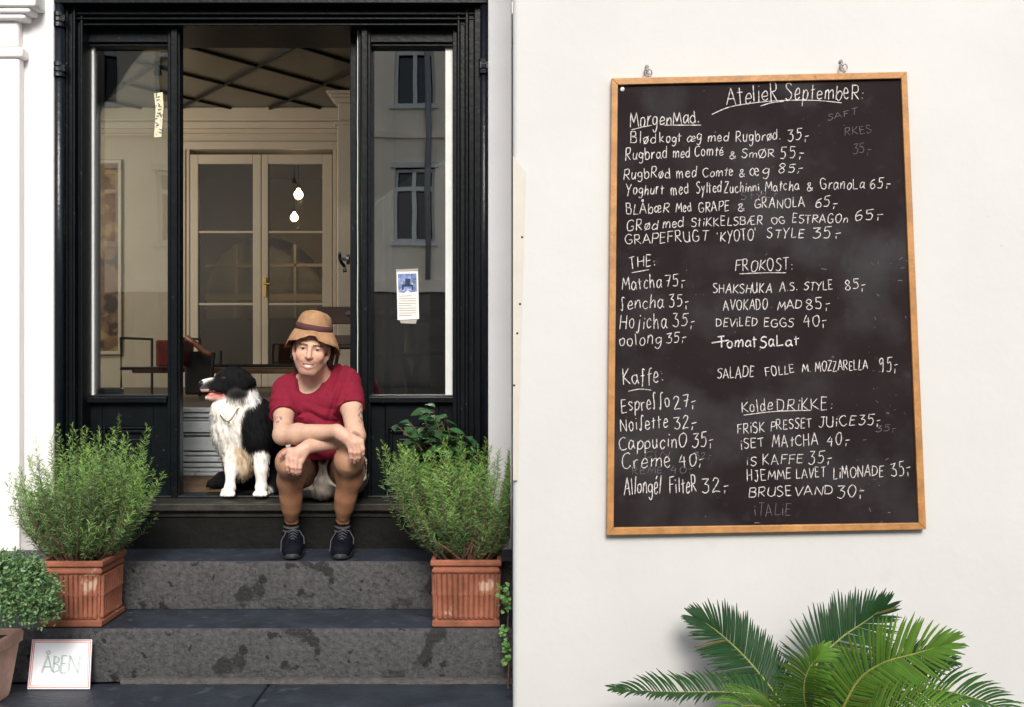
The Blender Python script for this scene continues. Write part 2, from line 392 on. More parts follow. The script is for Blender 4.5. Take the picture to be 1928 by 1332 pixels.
# ================================================================== SHOPFRONT
sf = thing('shopfront', 'glossy black painted timber shopfront with two tall side windows', 'shopfront', (-1.15, 5.2, .63))
TOP = 3.2
def col(px0, px1, Y, dep=.25, z0=.42, z1=TOP, mb=None):
    mb = mb or MB(); return mb.box(X(px0, Y), X(px1, Y), Y, Y + dep, z0, z1)
# outer stepped mouldings left and right
m = MB()
for (a, b, Y) in ((122, 127, 5.075), (127, 136, 5.09), (136, 141, 5.075), (141, 150, 5.115), (150, 155, 5.10), (155, 164, 5.16)): col(a, b, Y, 5.215 - Y, mb=m)
m.build('side_moulding', M_black, sf, bevel=.004)
m = MB()
for (a, b, Y) in ((852, 861, 5.16), (861, 866, 5.10), (866, 876, 5.115), (876, 882, 5.085), (882, 893, 5.10), (893, 906, 5.07)): col(a, b, Y, 5.42 - Y, mb=m)
m.build('side_moulding', M_black, sf, bevel=.004)
for (px, r, hy) in ((112, 9.5, (36, 130)), (911.5, 7.5, (124,))):
    c = P(px, 0, 5.055); rr = r * 5.055 / F
    MB().tube([(c[0], 5.055, .42), (c[0], 5.055, TOP)], rr, 20).build('round_post', M_ironb, sf, smooth=True)
    for q in hy:
        zz = Z(q, 5.03); h = MB()
        for dz in (-.024, 0, .024): h.tube([(c[0] - .001, 5.05, zz + dz - .010), (c[0] - .001, 5.05, zz + dz + .010)], rr * 1.28, 16)
        h.box(c[0] - rr * 1.1, c[0] + rr * 1.45, 5.03, 5.055, zz - .012, zz + .02); h.build('hinge', M_ironb, sf, bevel=.002)
# lintel with stepped mouldings
m = MB(); xl, xr = -2.13, -.115
m.box(xl, xr, 5.11, 5.6, Z(34, 5.11), TOP); m.box(xl, xr, 5.09, 5.12, Z(28, 5.09), Z(22, 5.09)); m.box(xl, xr, 5.095, 5.13, Z(37, 5.095), Z(33, 5.095))
m.box(xl, xr, 5.125, 5.5, Z(43, 5.125), Z(37.5, 5.125)); m.box(xl, xr, 5.115, 5.5, Z(48, 5.115), Z(44, 5.115))
m.box(xl, xr, 5.03, 5.12, Z(6, 5.03), TOP)
m.build('lintel', M_black, sf, bevel=.003)
# mullions and jambs
for (a, b, Y) in ((315, 322, 5.165), (322, 334, 5.15), (334, 338.5, 5.165)): pass
m = MB(); col(315, 321, 5.17, .06, mb=m); col(321, 333, 5.15, .08, mb=m); col(333, 338.5, 5.17, .06, mb=m); m.build('mullion', M_black, sf, bevel=.004)
m = MB(); col(674.5, 680, 5.175, .16, mb=m); col(680, 692, 5.15, .18, mb=m); col(692, 698, 5.17, .16, mb=m); m.build('mullion', M_black, sf, bevel=.004)
MB().tube([P(673.2, 52 + i * 44, 5.19) + np.array([random.uniform(-.0012, .0012), 0, 0]) for i in range(21)], .0022, 6).build('weather_strip', M_trim, sf)
# transom rail above the door
MB().box(X(338, 5.2), X(697, 5.2), 5.2, 5.3, Z(52, 5.2), Z(42, 5.2)).build('door_head', M_black, sf, bevel=.004)
def side_window(a, b, lab, white):
    YS = 5.20
    m = MB(); m.box(X(a, YS), X(b, YS), YS - .02, YS + .1, Z(80, YS - .02), Z(36, YS)); m.box(X(a, YS), X(b, YS), YS - .005, YS + .06, Z(88, YS), Z(82, YS))
    m.build('window_head', M_black, sf, bevel=.003)
    m = MB(); m.box(X(a, YS), X(b, YS), YS - .04, YS + .08, Z(758, YS), Z(747, YS)); m.box(X(a, YS), X(b, YS), YS - .015, YS + .08, Z(747, YS - .015) + .0, Z(744.5, YS - .015))
    m.build('window_sill', M_black, sf, bevel=.004)
    fr = MB()
    YG = YS + .04
    if white == 'l': fr.box(X(a, YG), X(180, YG), YG - .022, YG - .001, Z(745, YG), Z(87, YG))
    else: fr.box(X(839, YG), X(b, YG), YG - .022, YG - .001, Z(745, YG), Z(87, YG))
    fr.box(X(a, YG), X(b, YG), YG + .012, YG + .05, Z(747, YG), Z(744, YG))
    fr.build('inner_frame', M_trim, sf, bevel=.002)
    MB().box(X(a, YG), X(b, YG), YG, YG + .006, Z(746, YG), Z(84, YG)).build('pane', M_glass if white == 'l' else M_glass_r, sf)
    # panelled base below the window
    m = MB(); z0, z1 = Z(945, YS), Z(758, YS); xa, xb = X(a, YS), X(b, YS)
    sw = .075
    m.box(xa, xa + sw, YS, YS + .05, z0, z1); m.box(xb - sw, xb, YS, YS + .05, z0, z1); m.box(xa + sw, xb - sw, YS, YS + .05, z1 - .115, z1); m.box(xa + sw, xb - sw, YS, YS + .05, z0, z0 + .10)
    m.build('base_frame', M_black, sf, bevel=.004)
    m = MB(); px0, px1, pz0, pz1 = xa + sw, xb - sw, z0 + .10, z1 - .115
    m.box(px0, px1, YS + .032, YS + .05, pz0, pz1)
    for (i, (t, pr)) in enumerate(((.0, .006), (.018, .016))):
        q = .014
        X0, X1, Z0, Z1 = px0 + t, px1 - t, pz0 + t, pz1 - t
        m.box(X0, X0 + q, YS + pr, YS + .034, Z0, Z1).box(X1 - q, X1, YS + pr, YS + .034, Z0, Z1).box(X0 + q, X1 - q, YS + pr, YS + .034, Z1 - q, Z1).box(X0 + q, X1 - q, YS + pr, YS + .034, Z0, Z0 + q)
    m.box(px0 + .06, px1 - .06, YS + .022, YS + .034, pz0 + .06, pz1 - .06)
    m.build('base_panel', M_black, sf, bevel=.004)
side_window(162, 318, 'left', 'l'); side_window(696, 855, 'right', 'r')
# threshold: nosing board, strip and dark riser
m = MB().box(-2.13, -.12, 4.975, 5.165, .592, .628); m.box(-2.13, -.12, 5.01, 5.06, .56, .592); m.build('sill_board', M_sill, sf, bevel=.006)
MB().box(-2.13, -.12, 5.165, 5.30, .585, .640).build('threshold', M_black, sf, bevel=.006)
MB().box(-2.13, -.12, 5.021, 5.08, .40, .56).build('kick_board', mat('black_kick_paint', (.004, .004, .004), .6, .4, 12, .3, 30, .2), sf, bevel=.003)
# black door leaf swung open inwards
dr = MB(); xd0, xd1 = X(659, 5.25), X(671.5, 5.25)
dr.box(xd0, xd1, 5.25, 5.36, .66, Z(56, 5.25)); dr.box(xd0, xd1, 5.90, 6.01, .66, 2.82); dr.box(xd0, xd1, 5.36, 5.90, .66, 1.05); dr.box(xd0, xd1, 5.36, 5.90, 2.70, 2.82)
door = dr.build('door', M_black, sf, bevel=.004)
MB().box((xd0 + xd1) / 2 - .003, (xd0 + xd1) / 2 + .003, 5.36, 5.90, 1.05, 2.70).build('pane', M_glass_in, door)
h = MB(); c = P(657, 489, 5.30)
h.lathe((c[0] - .010, c[1], c[2]), [(.024, 0), (.024, .012)], 14, 0); h.tube([c + np.array([-.0, 0, 0]), c + np.array([-.045, 0, .004])], .008); h.tube([c + np.array([-.04, -.03, .028]), c + np.array([-.045, 0, .006]), c + np.array([-.042, .035, -.012]), c + np.array([-.030, .06, -.03])], .008)
h.tube([c + np.array([-.012, 0, -.05]), c + np.array([-.03, 0, -.055])], .010); h.build('handle', M_dark, door)

# ================================================================== INSIDE THE SHOP
rm = thing('shop_room', 'cream shop room behind the black doorway with latticed dark ceiling', 'room', (-1.5, 8, 1.0))
FZ = 1.0; BY = 10.0; CZ = 3.54
# floor round the entrance well
MB().box(-5.2, 2.5, 6.05, 14.5, FZ - .08, FZ).box(-5.2, -1.93, 5.33, 6.05, FZ - .08, FZ).box(-.66, 2.5, 5.33, 6.05, FZ - .08, FZ).build('floor', M_floor, rm)
MB().box(-1.93, -.66, 5.30, 6.06, .56, .638).build('entrance_floor', mat('brown_mat_floor', (.13, .07, .03), .8, .5, 5, .4, 120, spots=[(4, .5, .2, (.05, .045, .04), .8)]), rm)
MB().box(-1.96, -1.93, 5.33, 6.06, .6, FZ).box(-.66, -.63, 5.33, 6.06, .6, FZ).build('well_side', M_instep, rm)
# panelled riser of the raised floor
m = MB(); prof = [(768, 776, -.03), (776, 786, -.015), (788, 792, .0), (794, 814, -.02), (816, 820, -.004), (824, 849, -.006), (852, 858, .004), (861, 870, -.002), (873, 880, .004), (883, 889, .0), (890, 896, -.016)]
m.box(-1.93, -.66, 6.03, 6.049, .638, FZ - .001)
for a, b, o in prof: m.box(-1.93, -.66, 6.01 + o, 6.032, Z(b, 6.0), Z(a, 6.0))
m.build('moulded_riser', M_instep, rm, bevel=.003)
# walls
DX0, DX1, DZ = X(350, BY), X(628, BY), Z(283, BY)
MB().box(-5.2, DX0, BY, BY + .25, FZ, 3.8).box(DX1, 2.5, BY, BY + .25, FZ, 3.8).box(DX0, DX1, BY, BY + .25, DZ, 3.8).build('back_wall', M_inwall, rm)
MB().box(-5.4, -5.2, 5.33, 5.5, .6, 3.8).box(-5.4, -5.2, 9.7, 14.5, .6, 3.8).box(-5.4, -5.2, 5.5, 9.7, .6, 1.3).box(-5.4, -5.2, 5.5, 9.7, 3.45, 3.8).box(-5.35, -5.25, 6.85, 6.95, 1.3, 3.45).box(-5.35, -5.25, 8.25, 8.35, 1.3, 3.45).build('side_wall', M_inwall, rm)  # left wall has unseen window openings, added to brighten the room
MB().box(2.5, 2.7, 5.33, 14.5, .6, 3.8).build('side_wall', mat('dark_green_wall', (.05, .045, .03), .6, .2, 3), rm)
m = MB().box(-5.2, DX1 + .2, BY - .10, BY, 3.42, 3.54).box(-5.2, DX1 + .2, BY - .05, BY, 3.36, 3.42).box(-5.2, DX1 + .2, BY - .02, BY, 3.08 + .22, 3.32); m.build('cornice', M_indoor, rm, bevel=.012)
m = MB()
for a, b, Y in ((340, 349, BY - .04), (349, 357, BY - .025)): m.box(X(a, Y), X(b, Y), Y, BY, FZ, Z(272, Y))
for a, b, Y in ((627, 634, BY - .025), (634, 642, BY - .04)): m.box(X(a, Y), X(b, Y), Y, BY, FZ, Z(272, Y))
m.box(X(340, BY), X(642, BY), BY - .045, BY, Z(283, BY), Z(268, BY)); m.build('door_casing', M_indoor, rm, bevel=.008)
# ceiling with an added unseen opening to brighten the room, diagonal lattice of dark battens
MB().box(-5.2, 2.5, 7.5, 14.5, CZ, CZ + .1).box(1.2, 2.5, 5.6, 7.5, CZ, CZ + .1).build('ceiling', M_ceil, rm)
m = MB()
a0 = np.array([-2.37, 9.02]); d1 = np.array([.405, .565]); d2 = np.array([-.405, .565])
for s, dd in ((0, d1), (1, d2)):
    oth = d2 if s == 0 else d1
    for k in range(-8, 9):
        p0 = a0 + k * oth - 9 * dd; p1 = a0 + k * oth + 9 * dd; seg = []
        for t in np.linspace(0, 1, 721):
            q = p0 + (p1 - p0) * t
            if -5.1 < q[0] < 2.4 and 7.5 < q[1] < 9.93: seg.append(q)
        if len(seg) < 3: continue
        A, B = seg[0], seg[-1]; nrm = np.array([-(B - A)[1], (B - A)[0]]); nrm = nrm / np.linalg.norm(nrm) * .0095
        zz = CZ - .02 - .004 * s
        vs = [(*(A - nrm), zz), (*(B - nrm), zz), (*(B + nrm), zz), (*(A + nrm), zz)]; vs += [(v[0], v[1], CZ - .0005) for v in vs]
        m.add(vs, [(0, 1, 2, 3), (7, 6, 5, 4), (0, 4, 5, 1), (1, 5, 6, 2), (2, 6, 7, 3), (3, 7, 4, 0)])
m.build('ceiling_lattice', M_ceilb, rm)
# pilaster at the right of the doors
m = MB(); Yq = 8.7
m.box(X(640, Yq), .4, Yq, Yq + .3, FZ, 3.2); m.box(X(636, Yq), .4, Yq - .03, Yq, FZ, Z(236, Yq)); m.box(X(631, Yq), .4, Yq - .05, Yq + .3, Z(238, Yq), Z(230, Yq)); m.box(X(637, Yq), .4, Yq - .02, Yq + .3, Z(229, Yq), Z(195, Yq))
for i, (px, y0, y1) in enumerate(((630, 187, 195), (624, 181, 187), (618, 175, 181))): m.box(X(px, Yq), .4, Yq - .06 - .02 * i, Yq + .3, Z(y1, Yq), Z(y0, Yq))
m.build('pilaster', M_indoor, rm, bevel=.008)
MB().box(X(690, 8.2), 2.5, 8.2, 8.25, FZ, 3.5).build('dark_partition', mat('dark_brown_panelling', (.035, .028, .018), .5, .3, 2.5), rm)
# back room far wall with an arch shape imitating the reflection in the door panes
AY = 14.0; ax0, ax1 = X(388, AY), X(612, AY); acx = (ax0 + ax1) / 2; ar = (ax1 - ax0) / 2; azc = Z(560, AY); 
m = MB(); inner = [(acx - ar, Z(600, AY))] + [(acx - ar * math.cos(t), azc + ar * 1.02 * math.sin(t)) for t in np.linspace(0, math.pi, 25)] + [(acx + ar, Z(600, AY))]
outer = [(-5.2, Z(600, AY))] + [(acx + (-5 if t < math.pi / 2 else 5) * min(1, abs(math.cos(t)) * 1.6), azc + (3.8 - azc) * min(1, math.sin(t) * 1.6)) for t in np.linspace(0, math.pi, 25)] + [(2.5, Z(600, AY))]
vs = [(x, AY, z) for x, z in inner] + [(x, AY, z) for x, z in outer]; k = len(inner)
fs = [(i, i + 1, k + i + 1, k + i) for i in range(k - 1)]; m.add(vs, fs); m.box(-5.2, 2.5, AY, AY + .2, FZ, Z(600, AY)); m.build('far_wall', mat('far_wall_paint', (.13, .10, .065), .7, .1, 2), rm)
m = MB()
for t in (.25, .5, .75):
    x = ax0 + (ax1 - ax0) * t; m.box(x - .018, x + .018, AY - .03, AY + .03, Z(600, AY), azc + ar * 1.02 * math.sqrt(max(0, 1 - ((x - acx) / ar) ** 2)))
m.box(ax0, ax1, AY - .035, AY + .035, azc - .04, azc + .04); m.box(ax0, ax1, AY - .03, AY + .03, Z(500, AY) - .02, Z(500, AY) + .02)
m.build('arched_window_bars', M_indoor, rm)
MB().box(-5.2, 2.5, 14.6, 14.7, FZ - .5, 6).build('yard_wall', mat('yard_wall_paint', (.62, .58, .50), .8, .2, 2), rm)
# pair of glazed doors
fd = thing('glazed_double_door', 'cream double door with tall glass panes at the back of the shop', 'door', ((DX0 + DX1) / 2, BY, FZ))
for (a, b, pa, pb) in ((358, 491.5, 373, 476), (492.5, 626, 505, 607)):
    Y = BY - .02; lf = MB(); xa, xb, xpa, xpb = X(a, Y), X(b, Y), X(pa, Y), X(pb, Y); zt, zp, zb = Z(291, Y), Z(309, Y), Z(702, Y)
    lf.box(xa, xpa, Y, Y + .05, FZ + .005, zt).box(xpb, xb, Y, Y + .05, FZ + .005, zt).box(xpa, xpb, Y, Y + .05, zp, zt).box(xpa, xpb, Y, Y + .05, FZ + .005, zb)
    for q in (437, 573): lf.box(xpa, xpb, Y + .008, Y + .042, Z(q + 2.2, Y), Z(q - 2.2, Y))
    o = lf.build('door_leaf', M_indoor, fd, bevel=.006)
    MB().box(xpa, xpb, Y + .022, Y + .027, zb, zp).build('pane', M_glass_in, o)
c = P(499, 541, BY - .03)
MB().box(c[0] - .014, c[0] + .014, c[1] - .012, c[1], c[2] - .09, c[2] + .09).tube([c + np.array([0, -.01, .03]), c + np.array([0, -.05, .03]), c + np.array([.06, -.055, .025])], .009).build('handle', M_brass, fd, bevel=.003)
# pendant bulbs
for (px, py, Y, r, lab, pw) in ((562, 367, 12.0, .050, 'round glowing bulb hanging higher of the two behind the glass door', 5), (554, 410, 13.2, .048, 'round glowing bulb hanging lower behind the glass door', 4)):
    c = P(px, py, Y); t = thing('pendant_bulb', lab, 'lamp', c, 'bulbs in the back room')
    pr = [(.001, -r)] + [(r * math.sin(a), -r * math.cos(a)) for a in np.linspace(.25, 2.55, 12)] + [(.018, r * 1.25), (.016, r * 1.45)]
    MB().lathe(c, pr, 20).build('bulb', M_bulb, t, smooth=True)
    MB().lathe(c + np.array([0, 0, r * 1.4]), [(.02, 0), (.02, .05), (.006, .06), (.004, CZ - c[2] - r * 1.4)], 12).build('cord', M_dark, t)
    ld = bpy.data.lights.new('bulb_light', 'POINT'); ld.energy = pw; ld.color = (1, .74, .45); ld.shadow_soft_size = r
    lo = bpy.data.objects.new('bulb_light', ld); COL.objects.link(lo); lo.parent = t; lo.location = (0, -.0, -r - .03)
# bulbs added out of view at the left to brighten the shop room
for i, (bx, by_, bz, pw) in enumerate(((-4.2, 7.0, 2.75, 38), (-4.3, 8.6, 2.75, 31))):
    c = np.array([bx, by_, bz]); r = .06; t = thing('pendant_bulb', ['round glowing bulb in the shop room nearer the street', 'round glowing bulb in the shop room nearer the back wall'][i], 'lamp', c, 'bulbs in the shop room')
    MB().lathe(c, [(.001, -r)] + [(r * math.sin(a), -r * math.cos(a)) for a in np.linspace(.25, 2.55, 12)] + [(.018, r * 1.25), (.016, r * 1.45)], 20).build('bulb', M_bulb, t, smooth=True)
    MB().lathe(c + np.array([0, 0, r * 1.4]), [(.02, 0), (.02, .05), (.006, .06), (.004, CZ - c[2] - r * 1.4)], 12).build('cord', M_dark, t)
    ld = bpy.data.lights.new('bulb_light', 'POINT'); ld.energy = pw; ld.color = (1, .93, .81); ld.shadow_soft_size = r
    lo = bpy.data.objects.new('bulb_light', ld); COL.objects.link(lo); lo.parent = t; lo.location = (0, 0, -r - .03)
# small dark pendant shade seen through the left window
c = P(297, 132, 7.6); t = thing('hanging_lamp', 'small dark bell shaped lamp shade hanging behind the left window', 'lamp', c)
MB().lathe(c, [(.03, -.035), (.026, -.01), (.012, .02), (.006, .03)], 16).build('lamp_shade', M_dark, t); MB().tube([c + np.array([0, 0, .03]), (c[0], c[1], CZ)], .003, 6).build('cord', M_dark, t)
# framed gilt picture on the back wall
pc = thing('framed_picture', 'tall gilt brown picture in a thin pale frame seen through the left window', 'picture', P(195, 668, BY - .03))
Y = BY - .04; xa, xb, za, zb = X(120, Y), X(228, Y), Z(668, Y), Z(301, Y)
MB().box(xa, xb, Y, Y + .035, zb - .03, zb).box(xa, xb, Y, Y + .035, za, za + .03).box(xa, xa + .03, Y, Y + .035, za + .03, zb - .03).box(xb - .03, xb, Y, Y + .035, za + .03, zb - .03).build('frame', M_indoor, pc, bevel=.006)
MB().box(xa + .03, xb - .03, Y + .015, Y + .03, za + .03, zb - .03).build('canvas', M_gold, pc)
# red sling armchair
ac = thing('armchair', 'red leather armchair with thin black metal frame inside the left window', 'armchair', (X(300, 7.4), 7.4, FZ))
Y = 7.4
MB().box(X(247, Y), X(322, Y), Y + .5, Y + .54, Z(692, Y), Z(639, Y)).build('backrest', M_red, ac, bevel=.012)
MB().box(X(247, Y), X(322, Y), Y, Y + .5, Z(703, Y), Z(692, Y)).build('seat', M_red, ac, bevel=.012)
for xx in (X(233, Y), X(330, Y)):
    fr = MB(); za = Z(637, Y)
    fr.tube([(xx, Y - .05, FZ), (xx, Y - .05, za), (xx, Y + .58, za - .0), (xx, Y + .58, FZ)], .011, 6); fr.tube([(xx, Y - .05, Z(695, Y)), (xx, Y + .58, Z(695, Y))], .010, 6); fr.build('side_frame', M_dark, ac)
MB().tube([(X(233, Y), Y - .05, Z(694, Y)), (X(330, Y), Y - .05, Z(694, Y))], .011, 6).build('front_rail', M_dark, ac)

d2 = thing('armchair', 'dark leather armchair with a reddish wooden armrest just inside the doorway', 'armchair', (X(368, 7.2), 7.2, FZ)); Y = 7.2
M_dl = mat('dark_leather', (.010, .009, .008), .5, .3, 8)
MB().box(X(338, Y), X(392, Y), Y + .1, Y + .16, Z(745, Y), Z(662, Y)).build('backrest', M_dl, d2, bevel=.015)
MB().box(X(330, Y), X(352, Y), Y - .1, Y + .16, Z(690, Y), Z(640, Y)).build('cushion', mat('dark_red_leather', (.07, .012, .010), .5, .3, 8), d2, bevel=.03)
MB().tube([P(352, 636, Y + .05), P(368, 648, Y + .02), P(385, 664, Y), P(398, 668, Y)], .018, 8).build('armrest', mat('reddish_wood', (.22, .07, .035), .4, .3, 12), d2, smooth=True)
for px_, py_ in ((344, 655), (402, 664)): MB().tube([P(px_, py_, Y), (X(px_ - 8, Y), Y, FZ)], .014, 6).build('leg', M_dark, d2)
# low bench with black frame
bn = thing('bench', 'low bench with a brown seat and black metal frame in the shop', 'bench', (X(450, 8.2), 8.2, FZ))
Y = 8.2
MB().box(X(380, Y), X(560, Y), Y, Y + .5, Z(704, Y), Z(693, Y)).build('seat', M_brown, bn, bevel=.015)
fr = MB()
for px in (382, 558):
    MB().tube([(X(px, Y), Y - .02, FZ), (X(px, Y), Y - .02, Z(689, Y))], .012, 6).build('leg', M_dark, bn); MB().tube([(X(px, Y), Y + .5, FZ), (X(px, Y), Y + .5, Z(660, Y))], .012, 6).build('leg', M_dark, bn)
fr.tube([(X(382, Y), Y - .02, Z(689, Y)), (X(558, Y), Y - .02, Z(689, Y))], .013, 6); fr.build('frame', M_dark, bn)
# pedestal table and stools behind the right window
tb = thing('pedestal_table', 'dark round table on a single pale wooden column behind the right window', 'table', (X(770, 6.9), 6.9, FZ))
Y = 6.9
MB().lathe((X(765, Y), Y, Z(598, Y)), [(.36, 0), (.38, .012), (.38, .03), (.36, .036)], 32).build('tabletop', M_dwood, tb)
MB().tube([(X(770, Y), Y, FZ), (X(770, Y), Y, Z(598, Y))], .030, 14).build('column', mat('pale_brown_wood', (.30, .19, .10), .5, .3, 12), tb, smooth=True)
MB().lathe((X(770, Y), Y, FZ), [(.2, 0), (.2, .015), (.03, .03)], 24).build('base', M_dark, tb)
def stool(px, Y, zt, lab, name='stool', back=False):
    c = np.array([X(px, Y), Y, FZ]); t = thing(name, lab, name, c, 'dark stools and chairs inside the shop')
    MB().lathe((c[0], c[1], zt), [(.15, 0), (.165, .012), (.165, .028), (.15, .035)], 24).build('seat', M_dwood, t)
    for k in range(4):
        a = math.pi / 4 + k * math.pi / 2
        MB().tube([(c[0] + .21 * math.cos(a), c[1] + .21 * math.sin(a), FZ), (c[0] + .11 * math.cos(a), c[1] + .11 * math.sin(a), zt)], .013, 6).build('leg', M_dwood, t)
    if back:
        b = MB()
        for s in (-1, 1): b.tube([(c[0] + s * .14, c[1] - .13, zt), (c[0] + s * .16, c[1] - .17, Z(584, Y))], .016, 8)
        b.box(c[0] - .18, c[0] + .18, c[1] - .20, c[1] - .165, Z(612, Y), Z(580, Y)); b.box(c[0] - .16, c[0] + .16, c[1] - .185, c[1] - .16, Z(648, Y), Z(632, Y)); b.build('backrest', mat('chair_brown', (.045, .02, .013), .45, .3, 8), t, bevel=.01)
stool(735, 6.4, 1.28, 'dark wooden stool seen left of the pale table column'); stool(815, 6.6, 1.30, 'dark wooden stool seen right of the pale table column')
stool(655, 7.6, 1.34, 'dark brown chair with slatted back standing behind the hat', 'chair', True)
stool(815, 7.7, 1.40, 'dark chair with slatted back behind the pedestal table', 'chair', True)
# grey post just inside the right window
MB().tube([(X(729, 5.5), 5.5, FZ), (X(729, 5.5), 5.5, CZ)], .021, 16).build('window_post', mat('pale_grey_metal', (.50, .50, .46), .35, .08, 6), None, smooth=True, base=(0, 0, 0))
tag(bpy.data.objects['window_post'], 'slim pale grey round post standing inside the right window', 'post')
# white dish on the left window board
c = P(203, 741, 5.42); t = thing('dish', 'pale blue white oval dish at the bottom of the left window', 'dish', (c[0], 5.42, 1.08))
MB().lathe((c[0], 5.42, 1.085), [(.05, 0), (.075, .02), (.078, .052), (.074, .052), (.068, .024), (.04, .01)], 28).build('bowl', mat('pale_glaze', (.50, .56, .57), .3, .05, 10), t, smooth=True)
MB().box(X(162, 5.33), X(318, 5.33), 5.305, 5.56, 1.055, 1.084).build('window_board', M_sill, sf, bevel=.004)
# ---- papers taped to the panes
def sheet(name, pts, Y, dep, m, parent):
    vs = [P(a, b, Y) for a, b in pts]; k = len(vs); vs += [v + np.array([0, dep, 0]) for v in vs]
    return MB().add(vs, [tuple(range(k)), tuple(range(2 * k - 1, k - 1, -1))] + [(i, (i + 1) % k, (i + 1) % k + k, i + k) for i in range(k)]).build(name, m, parent)
YT = 5.2345
ps = thing('notice', 'white notice with a blue picture of a chair taped to the right window', 'notice', P(768, 603, YT))
sheet('paper', [(746.5, 512), (787, 511), (789, 601), (748.5, 603)], YT, .001, M_paper, ps)
sheet('picture', [(749, 516), (784, 515), (785, 549), (773, 551), (768, 547), (760, 552), (750, 550)], YT - .0012, .0008, M_blue, ps)
sheet('chair_print', [(763, 525), (772, 525), (773, 536), (778, 537), (778, 546), (775, 546), (775, 540), (760, 540), (760, 546), (757, 546), (757, 537), (763, 536)], YT - .0022, .0008, M_dink, ps)
for i in range(9): sheet('text_line', [(751, 557 + i * 4.6), (751 + (33 if i % 4 else 24), 556.6 + i * 4.6), (751 + (33 if i % 4 else 24), 558 + i * 4.6), (751, 558.4 + i * 4.6)], YT - .0012, .0006, M_ink, ps)
sheet('tape', [(752, 603.5), (785, 602), (783, 610), (755, 609)], YT, .0008, M_tape, ps); sheet('tape', [(745, 508), (787, 506), (788, 510.5), (746, 511.5)], YT - .001, .0008, M_tape, ps)
tp = thing('paper_strip', 'narrow curled yellowish paper strip stuck on the left window', 'paper strip', P(298, 258, YT))
sheet('strip', [(290, 176), (306, 174), (308, 200), (306, 225), (304, 258), (290, 259), (292, 230), (293, 205)], YT - .002, .0015, M_yellow, tp)
m = MB()
for i in range(12):
    a = 294 + random.uniform(0, 9); b = 183 + i * 6
    m.tube([P(a - 3, b, YT - .0035), P(a + random.uniform(0, 4), b + random.uniform(-3, 4), YT - .0035)], .0018, 5)
m.build('ink_marks', M_dink, tp)

# ================================================================== THE HOUSE ACROSS THE STREET (seen in the panes)
op = thing('townhouse', 'cream house across the street reflected in the right window', 'building', (-3, -15, 0))
OY = -15.0; WIN = [(x, z) for x in np.arange(-15.7, 9, 1.85) for z in (3.9, 7.1)]
w_ = MB().box(-18, 12, OY - .6, OY - .25, 0, 9.6)
xs = sorted(set(x for x, _ in WIN)); 
m = MB(); ww = .95
edges = [-18] + sum([[x, x + ww] for x in xs], []) + [12]
for i in range(0, len(edges), 2): m.box(edges[i], edges[i + 1], OY - .25, OY, 3.0, 9.6)
for x in xs:
    for za, zb in ((3.0, 3.9), (5.7, 7.1), (8.8, 9.6)): m.box(x, x + ww, OY - .25, OY, za, zb)
m.box(-18, 12, OY - .25, OY + .12, 2.75, 3.0); m.box(-18, 12, OY, OY + .22, 9.3, 9.6); m.box(-18, 12, OY, OY + .10, 6.35, 6.5)
for i in range(0, 30): m.box(-18, 12, OY, OY + .006, 3.05 + i * .21, 3.05 + i * .21 + .18) if False else None
m.build('wall', M_facade, op, bevel=.01); w_.build('back_wall', M_pane_dark, op)
m = MB().box(-18, 12, OY - .25, OY - .05, 0, .5)
for x in np.arange(-18, 12, 2.3): m.box(x, x + .55, OY - .25, OY, .5, 2.75)
m.build('shop_pier', mat('dark_shop_paint', (.07, .065, .05), .5, .2, 2), op)
for x in (-1.95, -7.4): MB().tube([(x, OY + .09, 3.0), (x, OY + .09, 9.3)], .07, 12).build('drainpipe', M_grey, op, smooth=True)
for (x, z) in WIN:
    f = MB(); f.box(x, x + .07, OY - .18, OY - .1, z, z + 1.7).box(x + ww - .07, x + ww, OY - .18, OY - .1, z, z + 1.7).box(x + ww / 2 - .05, x + ww / 2 + .05, OY - .18, OY - .1, z, z + 1.7)
    f.box(x, x + ww, OY - .175, OY - .105, z + 1.18, z + 1.28).box(x, x + ww, OY - .175, OY - .105, z + 1.63, z + 1.7).box(x, x + ww, OY - .175, OY - .105, z, z + .07)
    f.box(x - .1, x + ww + .1, OY, OY + .08, z + 1.72, z + 1.84).box(x - .08, x + ww + .08, OY - .1, OY + .1, z - .09, z)
    wd = f.build('window', M_trim, op)
# ================================================================== THE CHALKBOARD
YB = WY - .034
cb = thing('menu_chalkboard', 'large chalkboard menu in an orange brown wooden frame on the white wall', 'chalkboard', P(1443, 1003, YB))
CO = {'o': [(1151.5, 147.5), (1708, 135), (1744.5, 997.5), (1142.5, 1008.5)], 'i': [(1163.5, 160), (1697, 148), (1730, 985), (1155.5, 994)]}
oq, iq = CO['o'], CO['i']; names = ['frame_rail', 'frame_stile', 'frame_rail', 'frame_stile']
for e in range(4):
    a, b = oq[e], oq[(e + 1) % 4]; c, d = iq[(e + 1) % 4], iq[e]
    f = [P(*q, YB) for q in (a, b, c, d)]; vs = f + [v + np.array([0, .032, 0]) for v in f]
    MB().add(vs, [(0, 1, 2, 3), (7, 6, 5, 4), (0, 4, 5, 1), (1, 5, 6, 2), (2, 6, 7, 3), (3, 7, 4, 0)]).build(names[e], M_oak, cb, bevel=.0025)
def ins(q, s, c=(1437, 572)): return (c[0] + (q[0] - c[0]) * s, c[1] + (q[1] - c[1]) * s)
f = [P(*ins(q, 1.006), YB + .012) for q in iq]; vs = f + [v + np.array([0, .012, 0]) for v in f]
MB().add(vs, [(0, 1, 2, 3), (7, 6, 5, 4), (0, 4, 5, 1), (1, 5, 6, 2), (2, 6, 7, 3), (3, 7, 4, 0)]).build('slate', M_board, cb)
YC = YB + .0115
